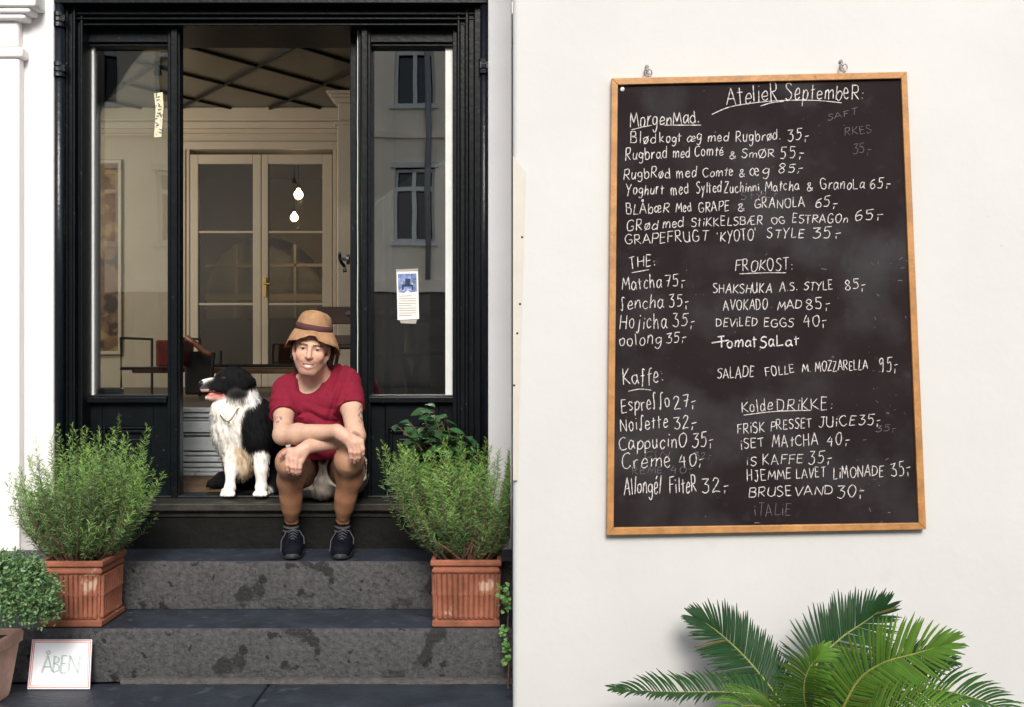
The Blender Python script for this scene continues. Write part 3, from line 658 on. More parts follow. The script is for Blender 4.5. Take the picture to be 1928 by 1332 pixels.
for (px, py) in ((1220, 147), (1588, 137)):
    c = P(px, py, YB + .016); m = MB()
    rr = 7.2 * YB / F; zc = c[2] + 10 * YB / F
    m.tube([(c[0] + rr * math.sin(t), c[1], zc - rr * math.cos(t)) for t in np.linspace(0, 2 * math.pi, 17)], .0028, 6); m.tube([c - np.array([0, 0, .004]), (c[0], c[1], zc - rr)], .003, 6)
    m.build('screw_eye', M_steel, cb, smooth=True)
    h = MB(); q = P(px, py - 23, YB)
    h.tube([(q[0], WY + .01, q[2] + .004), (q[0], WY - .012, q[2] + .002), (q[0], YB + .020, q[2] - .004), (q[0] + .001, YB + .011, q[2] - .012), (q[0] + .001, YB + .008, zc + .005), (q[0] + .001, YB + .012, zc + rr - .010)], .0035, 8)
    h.lathe((q[0], WY - .004, q[2] + .003), [(.008, 0), (.008, .004)], 12, 1)
    tag(h.build('wall_hook', mat('zinc_hook', (.45, .45, .44), .35, .1, 30, metal=.8), smooth=True), 'small metal hook holding the %s corner of the chalkboard' % ('left' if px < 1400 else 'right'), 'hook', 'hooks above the chalkboard')
# ---- stroke lettering. cap height 10, x height 6
G = {
'A': (7, '0 0 3.4 10 6.8 0|1.3 3.4 5.6 3.6'), 'B': (6, '.6 10 .4 0|~.4 9.6 4.5 9.4 4.6 6 .6 5.4 5.4 4.6 5 .4 .4 .2'), 'C': (6.4, '~6 8.6 4.4 9.9 1.6 8.6 .4 5 1.6 1 4 .1 6.2 1.6'),
'D': (6.6, '.6 10 .4 0|~.2 9.8 4.6 9 6 5.2 4.6 1 .3 .1'), 'E': (5.6, '5.2 9.8 .6 10 .5 0 5.3 .3|.6 5.2 4.5 5.4'), 'F': (5.8, '.8 10 .6 0|.2 9.8 5.8 10|.8 5.4 4.8 5.7'),
'G': (6.8, '~6 8.6 4 10 1.4 8.6 .4 5 1.6 1 4.2 .1 6.3 1.6 6.3 4.4|3.6 4.4 6.6 4.5'), 'H': (6.4, '.7 10 .5 0|5.9 10 5.7 0|.6 5 5.8 5.2'), 'I': (2, '1 10 1 0'),
'J': (5.4, '1.6 9.8 5.2 10|~3.8 10 3.8 3 2.6 .2 .4 1.4'), 'K': (6.4, '.8 10 .6 0|5.8 9.8 .9 4.6 6.2 0'), 'L': (5.2, '.7 10 .5 .1 5 .3'), 'M': (8, '.2 0 1.4 10 4 3 6.6 10 7.8 0'),
'N': (6.8, '.5 0 .7 10 5.9 0 6.3 10'), 'O': (7, '~3.6 10 1 8.4 .4 4.6 2 .6 4.6 .3 6.5 4 6 8.4 3.4 10'), 'P': (5.6, '.7 10 .5 0|~.2 9.6 4.4 9.7 5.2 7.2 4 5 .7 4.7'), 'R': (6.2, '.7 10 .5 0|~.2 9.6 4.4 9.8 5.2 7.4 4 5.2 .8 4.9|1.6 4.9 6 0'),
'S': (5.6, '~5.2 9 3.4 10 1 9 1 6.8 3.6 5.2 5.2 3 4 .4 1.8 0 .3 1.2'), 'T': (6, '3.2 10 3 0|.1 9.7 6.1 10'), 'U': (6.4, '~.6 10 .6 3 2.6 .1 4.6 .6 5.7 3.2 5.8 10|5.8 5 5.9 0'), 'V': (6.6, '.2 10 3.2 0 6.5 10'),
'Y': (6.4, '.3 10 3.4 4.6|6.4 10 3.2 4.2 2 -1'), 'Z': (6, '.4 10 5.6 10 .3 0 5.8 .2'), 'X': (6, '.4 10 5.6 0|5.6 10 .4 0'),
'a': (5.2, '~4.4 5 2.6 6.2 .6 4.2 .6 1.4 2.2 .1 4.2 2.6|~4.5 6 4.4 1.8 5.4 .1'), 'b': (5.2, '.7 10 .6 0|~.7 3.6 2.8 6.2 4.8 4.6 4.4 1 2.4 -.1 .6 1.4'), 'c': (4.6, '~4.3 5 2.6 6.2 .7 4.4 .7 1.6 2.4 .1 4.4 1.2'),
'd': (5.2, '~4.4 4.6 2.4 6.1 .5 4 .6 1.2 2.4 .1 4.4 2|4.6 10 4.6 0'), 'e': (4.8, '~.7 3 4.3 3.6 3.6 5.8 2 6 .6 3.8 .8 1 2.6 0 4.6 1.2'), 'f': (4, '~4 9.4 2.6 10 1.8 8 1.8 4 1.7 -2|.3 5.4 3.8 5.8'),
'g': (5, '~4.3 5 2.6 6.2 .6 4.6 .8 2 2.6 1.2 4.4 3.4|~4.5 6 4.4 0 3.4 -3 1.8 -3.6 .4 -2.2'), 'h': (5.2, '.8 10 .6 0|~.7 3 2.4 5.8 4 5 4.4 0'), 'i': (2, '1 6 1 0|~1 8.2 1.2 8.6 .9 8.7 1 8.2'), 'j': (3.4, '~2.4 6 2.3 -1 1.4 -3.4 .1 -2.4|~2.4 8.2 2.6 8.6 2.3 8.7 2.4 8.2'),
'k': (5, '.8 10 .6 0|4.4 6 .9 3 4.8 0'), 'l': (2, '1.1 10 .9 0'), 'm': (7.6, '.6 6 .5 0|~.6 3.6 2 6 3.4 5 3.5 0|~3.6 3.6 5.4 6 6.8 4.8 7 0'), 'n': (5, '.7 6 .6 0|~.7 3 2.6 6 4.2 4.8 4.4 0'), 'o': (5, '~2.6 6.1 .8 5 .6 2 2 .1 3.8 .8 4.6 3.4 3.8 5.6 2.4 6.1'),
'p': (5, '.8 6 .6 -4|~.8 3.6 2.6 6.2 4.6 4.8 4.2 1.2 2.2 0 .7 1.2'), 'r': (3.8, '.8 6 .7 0|~.8 3 2 5.6 3.8 5.8'), 's': (4.2, '~4 5.4 2.4 6.2 .8 5 2 3.4 3.8 2 2.6 .1 .4 .6'), 't': (4, '2 9 1.8 0|.2 6 4 6.4'), 'u': (5, '~.6 6 .6 2 2 .1 3.8 1.4 4.4 6|4.4 3 4.6 0'), 'y': (5, '.5 6 2.6 1.6|4.8 6.2 2.4 .6 .6 -4'), 'z': (4.6, '.3 6 4.2 6 .3 .1 4.4 .3'),
'ſ': (4.4, '~4.2 9.4 3 10.4 2 8.4 2.2 4 1.6 -.6 .2 .4'),
'ø': (5, '~2.6 6.1 .8 5 .6 2 2 .1 3.8 .8 4.6 3.4 3.8 5.6 2.4 6.1|.8 -.9 4.4 7'), 'æ': (7.4, '~3.8 5 2.2 6.2 .6 4.2 .6 1.4 2.2 .1 3.9 2.6|~3.9 3 7 3.6 6.4 5.8 5 6 3.9 3.8 4.2 1 5.4 0 7.2 1.2'), 'Æ': (9, '0 0 4.2 10 8.4 10|4.2 10 4.4 0 8.6 .2|1.4 3.6 7.6 5'), 'Ø': (7, '~3.6 10 1 8.4 .4 4.6 2 .6 4.6 .3 6.5 4 6 8.4 3.4 10|.8 -.6 6.2 10.8'),
'Å': (7, '0 0 3.4 10 6.8 0|1.3 3.4 5.6 3.6|~3.4 10.4 2.6 11.4 3.4 12.4 4.2 11.4 3.4 10.4'), 'å': (5.2, '~4.4 5 2.6 6.2 .6 4.2 .6 1.4 2.2 .1 4.2 2.6|~4.5 6 4.4 1.8 5.4 .1'), 'é': (4.8, '~.7 3 4.3 3.6 3.6 5.8 2 6 .6 3.8 .8 1 2.6 0 4.6 1.2|2.2 7.6 3.8 9'),
'0': (6, '~3.2 10 1 8 .6 4 2.4 .2 4.4 .8 5.6 5 4.8 9 2.8 10'), '2': (5.6, '~.6 8 2.2 10 4.6 9 4 6 .4 .2 2.6 .6 5.4 .2'), '3': (5.6, '.4 9.8 5 10 2.2 6.2|~2.2 6.2 4.8 5 4.8 1.4 2.6 -.2 .2 1'), '4': (6, '3.6 10 .6 4.2 5.6 4.6|4.6 8 4.2 -.4'), '5': (6, '5.8 10 1.4 9.8 1.2 6|~1.2 6 3.8 6.4 5 3.4 3.6 .3 .4 .6'), '6': (5.6, '~4.6 9.6 1.8 7.4 .5 3.4 1.8 .2 4.4 .8 4.8 3.6 2.8 5.2 .9 3.4'), '7': (5.8, '.3 9.7 5.4 10 2.6 0|1.6 5.2 5 5.4'), '8': (6, '~3 5.4 .8 7.6 2.8 10 5 8 3 5.2 .6 2.4 2.8 0 5.2 2 3 5.4'), '9': (5.6, '~4.8 8.6 2.6 10 .7 8 1.8 5.4 4.6 7.6|~4.9 9 4.6 3 3.4 0'),
'&': (6, '~5.6 .2 1.4 6.8 1.6 9 3.4 9 3.2 6.6 .5 3 1 .4 3.4 .2 5.6 3.8'), ',': (2, '1.4 1 1 -1.6'), '-': (4, '.2 4.4 3.8 4.7'), '.': (2, '~1 .2 1.3 .5 .9 .6 1 .2'), ':': (2.4, '~1.2 1 1.5 1.3 1.1 1.4 1.2 1|~1.2 4.6 1.5 4.9 1.1 5 1.2 4.6'), "'": (1.6, '.9 10 .7 8'), '/': (4, '.4 -1 3.6 10'), ' ': (3, ''),
'¬': (4.6, '1.5 1 1.1 -2|.8 3.6 4.4 3.9'),
}
def smooth_pts(p, n=6):
    q = [p[0]] + p + [p[-1]]; out = []
    for i in range(1, len(q) - 2):
        a, b, c, d = [np.array(v) for v in q[i - 1:i + 3]]
        for t in np.linspace(0, 1, n, endpoint=False):
            out.append(.5 * ((2 * b) + (c - a) * t + (2 * a - 5 * b + 4 * c - d) * t * t + (3 * b - a - 3 * c + d) * t ** 3))
    return out + [np.array(p[-1])]
def strokes(text, x0, y0, x1, y1, cap, jit=1.):
    """single-line strokes of a word between two baseline points (in photo pixels)"""
    adv = [G[c][0] + 1.3 for c in text]; tot = sum(adv) - 1.3; sx = math.hypot(x1 - x0, y1 - y0) / tot; sy = cap / 10
    ux, uy = (x1 - x0) / (sx * tot), (y1 - y0) / (sx * tot); pos = 0; out = []
    for c, a in zip(text, adv):
        sc = 1 + random.uniform(-.07, .07) * jit; oy = random.uniform(-.35, .35) * jit; sl = random.uniform(-.02, .09) * jit
        for st in G[c][1].split('|'):
            if not st: continue
            sm = st[0] == '~'; v = [float(q) for q in st.lstrip('~').split()]; p = [(v[i], v[i + 1]) for i in range(0, len(v), 2)]
            p = [(q[0] + random.uniform(-.16, .16) * jit, q[1] + random.uniform(-.2, .2) * jit) for q in p]
            p = smooth_pts(p) if sm else smooth_pts(p, 1)
            r = []
            for q in p:
                lx = (pos + q[0] * (2 - sc if sc > 1 else 1) + sl * q[1]) * sx; ly = (q[1] * sc + oy) * sy
                r.append((x0 + ux * lx + uy * ly * 1.0, y0 + uy * lx - ly))
            out.append(r)
        pos += a
    return out
LAYER = [0]
def ribbon(mb, pts, wd, Y, jw=.22):
    LAYER[0] += 1; yy = Y - .0002 - (LAYER[0] % 90) * .000012
    # resample
    q = [np.array(pts[0], float)]
    for p in pts[1:]:
        p = np.array(p, float); d = np.linalg.norm(p - q[-1]); n = max(1, int(d / 3.2)); a = q[-1]
        for i in range(1, n + 1): q.append(a + (p - a) * i / n)
    vs = []; fs = []
    for i, p in enumerate(q):
        t = q[min(i + 1, len(q) - 1)] - q[max(i - 1, 0)]; t = t / (np.linalg.norm(t) + 1e-6); nr = np.array([-t[1], t[0]])
        h = wd / 2 * (1 + random.uniform(-jw, jw)) * (.75 if i in (0, len(q) - 1) else 1)
        vs += [P(*(p + nr * h), yy), P(*(p - nr * h), yy)]
    for i in range(len(q) - 1): fs.append((2 * i, 2 * i + 2, 2 * i + 3, 2 * i + 1))
    mb.add(vs, fs)
def write(mb, runs, wd=2.5, Y=None, split=True):
    wd *= .64; px_ = -1
    for (t, x0, y0, x1, y1, cap) in runs:
        if split and x0 < px_: mb.build('chalk_line', M_chalk, cb); mb.v, mb.f = [], []
        px_ = x0
        for s in strokes(t, x0, y0, x1, y1, cap, 1.8): ribbon(mb, s, wd, Y or YC)
def line(mb, pts, wd=2.3): ribbon(mb, smooth_pts(pts), wd * .66, YC)
m = MB(); write(m, [('AtelieR', 1368, 197, 1466, 189, 33), ('SeptembeR:', 1479, 188, 1626, 187, 29)], 2.7)
line(m, [(1340, 216), (1370, 203), (1405, 196), (1450, 191), (1500, 189), (1545, 190), (1585, 194)]); line(m, [(1432, 200), (1452, 194), (1476, 191)]); m.build('chalk_title', M_chalk, cb)
m = MB(); write(m, [('MorgenMad.', 1186, 240, 1317, 232, 27)], 2.7); line(m, [(1189, 245), (1208, 240), (1228, 236)]); line(m, [(1250, 236), (1290, 236), (1320, 236)]); m.build('chalk_heading', M_chalk, cb)
m = MB(); write(m, [('Blød', 1187, 270, 1236, 269, 20), ('kogt', 1242, 269, 1283, 268, 19), ('æg', 1293, 267, 1322, 266, 19), ('med', 1332, 267, 1372, 265, 19), ('Rugbrød.', 1385, 267, 1470, 264, 20), ('35¬', 1483, 266, 1523, 264, 20),
 ('Rugbrad', 1177, 302, 1257, 298, 21), ('med', 1267, 297, 1299, 296, 19), ('Comté', 1307, 295, 1362, 294, 19), ('&', 1373, 299, 1385, 299, 14), ('SmØR', 1396, 297, 1458, 297, 16), ('55¬', 1468, 298, 1514, 296, 19),
 ('RugbRød', 1174, 338, 1262, 335, 20), ('med', 1273, 335, 1312, 334, 19), ('Comte', 1323, 334, 1381, 331, 18), ('&', 1392, 333, 1402, 333, 15), ('æg', 1412, 331, 1449, 329, 20), ('85¬', 1464, 326, 1511, 324, 18),
 ('Yoghurt', 1178, 367, 1250, 366, 21), ('med', 1263, 367, 1297, 365, 20), ('Sylted', 1311, 364, 1358, 362, 20), ('Zuchinni,', 1363, 363, 1435, 361, 18), ('Matcha', 1440, 361, 1505, 358, 19), ('&', 1519, 360, 1531, 359, 18), ('GranoLa', 1544, 358, 1628, 355, 20), ('65¬', 1637, 355, 1677, 353, 17),
 ('BLÅbæR', 1179, 404, 1260, 400, 19), ('Med', 1272, 400, 1302, 398, 18), ('GRAPE', 1315, 400, 1373, 396, 18), ('&', 1389, 398, 1402, 398, 15), ('GRANOLA', 1420, 393, 1516, 390, 18), ('65¬', 1534, 391, 1577, 389, 19),
 ('GRød', 1179, 435, 1238, 432, 19), ('med', 1247, 430, 1287, 428, 19), ('StiKKELSBÆR', 1301, 427, 1436, 423, 17), ('OG', 1453, 422, 1478, 421, 14), ('ESTRAGOn', 1491, 420, 1596, 420, 16), ('65¬', 1609, 416, 1663, 411, 18),
 ('GRAPEFRUGT', 1177, 460, 1333, 454, 19), ("'KYOTO'", 1351, 457, 1424, 451, 21), ('STYLE', 1444, 449, 1514, 447, 17), ('35¬', 1529, 450, 1584, 446, 19)]); m.build('chalk_line', M_chalk, cb)
m = MB(); write(m, [('THE:', 1186, 506, 1235, 500, 20)]); line(m, [(1189, 514), (1222, 508)]); m.build('chalk_heading', M_chalk, cb)
m = MB(); write(m, [('Matcha', 1171, 547, 1246, 542, 24), ('75¬', 1252, 542, 1291, 538, 23), ('ſencha', 1168, 583, 1250, 578, 24), ('35¬', 1259, 580, 1299, 576, 21), ('Hojicha', 1166, 619, 1257, 618, 26), ('35¬', 1267, 616, 1309, 614, 23), ('oolong', 1165, 652, 1245, 648, 24), ('35¬', 1254, 647, 1292, 643, 18)]); m.build('chalk_line', M_chalk, cb)
m = MB(); write(m, [('Kaffe:', 1173, 727, 1250, 718, 29)], 2.8); line(m, [(1183, 737), (1205, 733), (1226, 735)]); m.build('chalk_heading', M_chalk, cb)
m = MB(); write(m, [('Espreſſo', 1170, 777, 1262, 766, 26), ('27¬', 1270, 771, 1311, 766, 24), ('Noiſette', 1168, 813, 1258, 804, 24), ('32¬', 1270, 809, 1311, 804, 22), ('CappucinO', 1166, 848, 1294, 842, 25), ('35¬', 1303, 843, 1345, 838, 25), ('Creme', 1170, 884, 1264, 878, 27), ('40¬', 1278, 880, 1326, 876, 25), ('Allongé/', 1175, 932, 1248, 928, 32), ('FilteR', 1260, 930, 1312, 926, 30), ('32¬', 1321, 929, 1374, 926, 25)], 2.7); m.build('chalk_line', M_chalk, cb)
m = MB(); write(m, [('FROKOST:', 1384, 512, 1493, 508, 22)]); line(m, [(1392, 516), (1440, 514), (1480, 514)]); m.build('chalk_heading', M_chalk, cb)
m = MB(); write(m, [('SHAKSHUKA', 1342, 552, 1453, 552, 18), ('A.S.', 1468, 549, 1502, 547, 17), ('STYLE', 1513, 547, 1569, 545, 16), ('85¬', 1591, 547, 1630, 544, 20), ('AVOKADO', 1362, 585, 1446, 583, 19), ('MAD', 1463, 584, 1510, 582, 17), ('85¬', 1517, 584, 1564, 580, 22), ('DEViLED', 1348, 616, 1426, 614, 16), ('EGGS', 1438, 616, 1494, 615, 16), ('40¬', 1512, 616, 1558, 613, 22),
 ('SALADE', 1350, 713, 1420, 710, 20), ('FOLLE', 1442, 710, 1496, 702, 17), ('M.', 1510, 701, 1527, 700, 16), ('MOZZARELLA', 1535, 700, 1634, 696, 19), ('95¬', 1655, 700, 1692, 698, 25)]); m.build('chalk_line', M_chalk, cb)
m = MB(); write(m, [('Tomat', 1352, 656, 1426, 653, 21), ('SaLat', 1430, 655, 1504, 650, 20)], 3.8); line(m, [(1340, 646), (1372, 641)], 3.6); tag(m.build('chalk_line', M_chalk, cb), 'boldly overwritten white chalk line')
m = MB(); write(m, [('Kolde', 1396, 778, 1455, 772, 21), ('DRiKKE:', 1463, 774, 1568, 770, 21)]); line(m, [(1400, 782), (1460, 775), (1527, 773)]); m.build('chalk_heading', M_chalk, cb)
m = MB(); write(m, [('FRiSK', 1388, 817, 1440, 813, 20), ('PRESSET', 1451, 811, 1528, 806, 18), ('JUiCE', 1540, 805, 1611, 801, 19), ('35¬', 1616, 801, 1660, 799, 19), ('iSET', 1395, 846, 1438, 842, 18), ('MAtCHA', 1453, 843, 1541, 839, 22), ('40¬', 1555, 840, 1600, 836, 20), ('iS', 1405, 877, 1424, 876, 18), ('KAFFE', 1436, 876, 1511, 872, 18), ('35¬', 1522, 875, 1567, 872, 21),
 ('HJEMME', 1406, 907, 1490, 902, 19), ('LAVET', 1499, 902, 1555, 899, 18), ('LiMONADE', 1569, 902, 1664, 896, 21), ('35¬', 1678, 899, 1717, 892, 25), ('BRUSEVAND', 1409, 937, 1568, 931, 18), ('30¬', 1576, 937, 1629, 933, 22)]); m.build('chalk_line', M_chalk, cb)
m = MB(); write(m, [('iTALiE', 1420, 973, 1490, 970, 22), ('35¬', 1605, 290, 1640, 288, 18), ('RKES', 1590, 256, 1642, 250, 14), ('REME', 1190, 893, 1248, 891, 12), ('40¬', 1262, 893, 1306, 890, 14), ('35¬', 1648, 814, 1688, 812, 12), ('StYLt', 1395, 377, 1462, 372, 12), ('CiN', 1212, 862, 1260, 860, 10), ('32¬', 1308, 866, 1340, 862, 13), ('SAFT', 1558, 227, 1614, 216, 12)], 1.8, None, False)
for _ in range(45):
    a, b = random.uniform(1180, 1715), random.uniform(470, 985)
    if random.random() < .5: a = random.uniform(1640, 1712)
    an = random.uniform(0, 3.1); l = random.uniform(2, 13); ribbon(m, [(a, b), (a + l * math.cos(an), b - l * math.sin(an) * .6)], random.uniform(1, 2.2), YC)
m.build('rubbed_out_chalk', M_chalk_dim, cb)
MB().lathe(P(1172, 168, YC - .004), [(.004, 0), (.008, .002), (.008, .006), (.006, .009)], 10, 1).build('chalk_blob', M_chalk, cb)

# ---- the opening card leaning on the lower step
oc = thing('open_sign', 'white card with thin red border leaning on the lower step at the left', 'sign', P(112, 1297, 4.27))
A, B, C_, D = P(61, 1205, 4.335), P(173.5, 1205, 4.335), P(169, 1298, 4.262), P(52, 1298, 4.262)
def card(u, v, off=0):
    p = (A * (1 - u) + B * u) * (1 - v) + (D * (1 - u) + C_ * u) * v
    return p + np.array([0, -off, off * .75])
def cquad(mb, u0, u1, v0, v1, off, th): 
    f = [card(u0, v0, off), card(u1, v0, off), card(u1, v1, off), card(u0, v1, off)]; vs = f + [q + np.array([0, th, -th * .7]) for q in f]
    mb.add(vs, [(0, 1, 2, 3), (7, 6, 5, 4), (0, 4, 5, 1), (1, 5, 6, 2), (2, 6, 7, 3), (3, 7, 4, 0)])
m = MB(); cquad(m, 0, 1, 0, 1, .002, .006); m.build('card', M_card, oc)
m = MB()
for (e, wd) in ((.012, .016), (.042, .010)):
    ev = e * 1.25
    cquad(m, e, 1 - e, ev, ev + wd * 1.2, .0028, .0007); cquad(m, e, 1 - e, 1 - ev - wd * 1.2, 1 - ev, .0028, .0007); cquad(m, e, e + wd, ev + wd * 1.2, 1 - ev - wd * 1.2, .0028, .0007); cquad(m, 1 - e - wd, 1 - e, ev + wd * 1.2, 1 - ev - wd * 1.2, .0028, .0007)
m.build('red_border', M_pink, oc)
m = MB()
def card_stroke(pts):
    for a, b in zip(pts[:-1], pts[1:]):
        a, b = np.array(a, float), np.array(b, float); d = b - a; n = np.array([-d[1], d[0] * .75]); n = n / (np.linalg.norm(n) + 1e-9) * .0035
        f = [card(*(a + n), .0046), card(*(b + n), .0046), card(*(b - n), .0046), card(*(a - n), .0046)]
        m.add(f, [(0, 1, 2, 3)])
for s in ([(.20, .68), (.285, .33), (.37, .66)], [(.225, .56), (.35, .555)], [(.25, .27), (.285, .22), (.32, .27), (.285, .31), (.25, .27)], [(.395, .34), (.385, .67)], [(.395, .34), (.47, .38), (.46, .46), (.395, .49), (.48, .53), (.48, .63), (.385, .67)], [(.60, .33), (.52, .33), (.51, .68), (.61, .68)], [(.515, .49), (.59, .49)], [(.635, .68), (.65, .33), (.79, .68), (.815, .34)]):
    card_stroke(s); card_stroke([(u + .018, v + .012) for u, v in s])
m.build('lettering', M_green_ink, oc)

# ================================================================== PLANTS
def leafcol(base, v=.25, warm=0.):
    s = 1 + random.uniform(-v, v); r = random.uniform(-.12, .12) + warm
    return (max(0, base[0] * s * (1 + r)), base[1] * s, base[2] * s * (1 - r * .5))
class Leaves:
    def __init__(s): s.v = []; s.f = []; s.c = []
    def blade(s, p, d, l, wd, col, nrm=None):
        d = d / (np.linalg.norm(d) + 1e-9); r = np.array([random.gauss(0, 1), random.gauss(0, 1), random.gauss(0, 1)]) if nrm is None else nrm
        a = np.cross(d, r); a = a / (np.linalg.norm(a) + 1e-9) * wd / 2; o = len(s.v)
        s.v += [p - a * .6, p + a * .6, p + d * l * .6 + a, p + d * l, p + d * l * .6 - a]; s.f.append((o, o + 1, o + 2, o + 3, o + 4)); s.c += [col] * 5
    def ovate(s, p, d, l, wd, nrm, col, fold=.25):
        d = d / np.linalg.norm(d); a = np.cross(d, nrm); a /= np.linalg.norm(a) + 1e-9; n = np.cross(a, d); o = len(s.v)
        prof = [(0, .06), (.18, .62), (.42, 1), (.7, .72), (.9, .28)]
        mid = []; L_ = []; R_ = []
        for t, q in prof:
            c = p + d * l * t - n * l * .16 * t * t
            mid.append(len(s.v)); s.v.append(c); L_.append(len(s.v)); s.v.append(c - a * wd / 2 * q + n * wd * fold * q); R_.append(len(s.v)); s.v.append(c + a * wd / 2 * q + n * wd * fold * q)
        tip = len(s.v); s.v.append(p + d * l - n * l * .2)
        for i in range(len(prof) - 1): s.f += [(mid[i], L_[i], L_[i + 1], mid[i + 1]), (mid[i], mid[i + 1], R_[i + 1], R_[i])]
        s.f += [(mid[-1], L_[-1], tip), (mid[-1], tip, R_[-1])]
        s.c += [col] * (len(s.v) - o)
    def build(s, name, m, parent, smooth=False):
        return link(name, raw_mesh(name, np.array(s.v) - BASE[parent], s.f, m, np.array(s.c), smooth), parent)
def planter_pot(t, x0, x1, yf, z0, zt, depth, m=M_terra):
    """fluted rectangular terracotta pot"""
    p = MB(); tap = .018; zr = zt - .045
    def ring(z, o): return [(x0 + o, yf + o, z), (x1 - o, yf + o, z), (x1 - o, yf + depth - o, z), (x0 + o, yf + depth - o, z)]
    lv = [(z0, .010), (z0 + .006, .004), (z0 + .026, .004), (z0 + .032, .018), (zr - .012, .012), (zr - .004, .004), (zr + .006, .004), (zr + .010, .009), (zr + .018, .009), (zr + .024, -.002), (zt - .004, -.002), (zt, .003), (zt, .016), (zt - .05, .020)]
    vs = [v for z, o in lv for v in ring(z, o)]; fs = []
    for i in range(len(lv) - 1):
        for k in range(4): fs.append((i * 4 + k, i * 4 + (k + 1) % 4, i * 4 + 4 + (k + 1) % 4, i * 4 + 4 + k))
    fs.append((3, 2, 1, 0)); p.add(vs, fs); pot = p.build('pot', m, t, bevel=.0025)
    fl = MB(); zb, ztp = z0 + .034, zr - .012; n = 11
    for side in range(4):
        W = (x1 - x0) if side in (0, 2) else depth; 
        for i in range(n):
            u = (i + .5) / n; pts = []
            for z in (zb, zb + .012, zb + .02, zb + (ztp - zb) * .56 - .01, zb + (ztp - zb) * .56, zb + (ztp - zb) * .56 + .01, ztp - .014, ztp):
                o = .018 - .006 * (z - zb) / (ztp - zb) + .002; s = (u - .5) * (W - 2 * o - .012)
                o -= .004; c = {0: ((x0 + x1) / 2 + s, yf + o), 2: ((x0 + x1) / 2 + s, yf + depth - o), 1: (x1 - o, yf + depth / 2 + s), 3: (x0 + o, yf + depth / 2 + s)}[side]; pts.append((c[0], c[1], z))
            r0 = W / n * .44; fl.tube(pts, [r0 * .8, r0 * 1.2, r0 * .86, r0 * .86, r0 * 1.18, r0 * .86, r0 * .9, r0 * .95], 10, cap=False)
    fl.build('fluting', m, pot, smooth=True)
    so = MB(); so.box(x0 + .018, x1 - .018, yf + .018, yf + depth - .018, zt - .06, zt - .022); so.build('soil', M_soil, pot)
    return pot
def rosemary(label, x0, x1, yf, z0, zt, depth, shape, n=150, xmax=9., seed=1):
    random.seed(seed)
    t = thing('potted_rosemary', label, 'potted plant', ((x0 + x1) / 2, yf + depth / 2, z0), 'rosemary bushes in terracotta pots')
    planter_pot(t, x0, x1, yf, z0, zt, depth)
    lv = Leaves(); st = MB(); cx, cy = (x0 + x1) / 2, yf + depth / 2
    def shoot(p, d, L, thick, dens, start=.14):
        # grow a curved shoot
        pts = [p.copy()]; steps = 9; dd = d / np.linalg.norm(d)
        for i in range(steps):
            dd = dd + np.array([random.gauss(0, .035), random.gauss(0, .035), .16]); dd /= np.linalg.norm(dd)
            q = pts[-1] + dd * L / steps
            if q[0] > xmax: q[0] = xmax - random.uniform(0, .01)
            pts.append(q)
        if pts[-1][0] > xmax - .02: pts = [q for q in pts]
        st.tube(pts[:7], [thick * (1 - .09 * i) for i in range(7)], 4, cap=False)
        tone = random.uniform(.65, 1.25)
        nn = int(L * dens)
        for j in range(nn):
            u = start + (1 - start) * j / nn; k = min(int(u * steps), steps - 1); f = u * steps - k; c = pts[k] * (1 - f) + pts[k + 1] * f; ax = pts[k + 1] - pts[k]; ax /= np.linalg.norm(ax)
            r = np.array([random.gauss(0, 1), random.gauss(0, 1), random.gauss(0, 1)]); r -= ax * (r @ ax); r /= np.linalg.norm(r) + 1e-9
            up = .55 + .75 * (u > .9) * random.random(); ll = random.uniform(.018, .030) * (1 - .45 * max(0, (u - .85) / .15))
            tipf = max(0, (u - .45) / .55)
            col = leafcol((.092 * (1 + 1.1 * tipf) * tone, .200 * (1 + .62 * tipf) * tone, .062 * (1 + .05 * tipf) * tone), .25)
            dv = r + ax * up + np.array([0, 0, random.uniform(-.15, .15)])
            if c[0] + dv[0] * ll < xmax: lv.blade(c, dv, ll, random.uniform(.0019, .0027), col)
        return pts
    for i in range(n):
        a = random.uniform(0, 2 * math.pi); rr = math.sqrt(random.random())
        bx = cx + rr * math.cos(a) * (x1 - x0) * .38; by = cy + rr * math.sin(a) * depth * .38
        # aim: the outline given by shape (angle from the vertical -> length)
        sx = rr * math.cos(a) * 1.0 + random.gauss(0, .10); sy = rr * math.sin(a) * .75
        L = shape(sx, sy) * random.uniform(.66, 1.04)
        d = np.array([sx * 1.40, sy * 1.1, .90])
        pts = shoot(np.array([bx, by, zt - .025]), d, L, .0030, 300)
        for _ in range(2):
            k = random.randint(2, 6); q = pts[k]; shoot(q, d * .6 + np.array([random.gauss(0, .55), random.gauss(0, .55), random.uniform(.1, .5)]), L * random.uniform(.22, .40), .0018, 230, .05)
    # low fringe hanging over the rim and bare twisted stems
    for i in range(int(n * .5)):
        a = random.uniform(0, 2 * math.pi); bx = cx + math.cos(a) * (x1 - x0) * .42; by = cy + math.sin(a) * depth * .40
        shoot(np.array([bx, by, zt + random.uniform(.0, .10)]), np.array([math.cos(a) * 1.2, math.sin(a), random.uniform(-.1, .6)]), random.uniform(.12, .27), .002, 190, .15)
    for i in range(26):
        a = random.uniform(0, 2 * math.pi); p = np.array([cx + .05 * math.cos(a), cy + .05 * math.sin(a) - .03, zt - .03]); q = [p]
        d = np.array([math.cos(a) * .6, math.sin(a) * .6, 1])
        for _ in range(6): d = d + np.array([random.gauss(0, .35), random.gauss(0, .35), .1]); q.append(q[-1] + d / np.linalg.norm(d) * .035)
        st.tube(q, [.006, .006, .005, .005, .004, .003, .002], 6, cap=False)
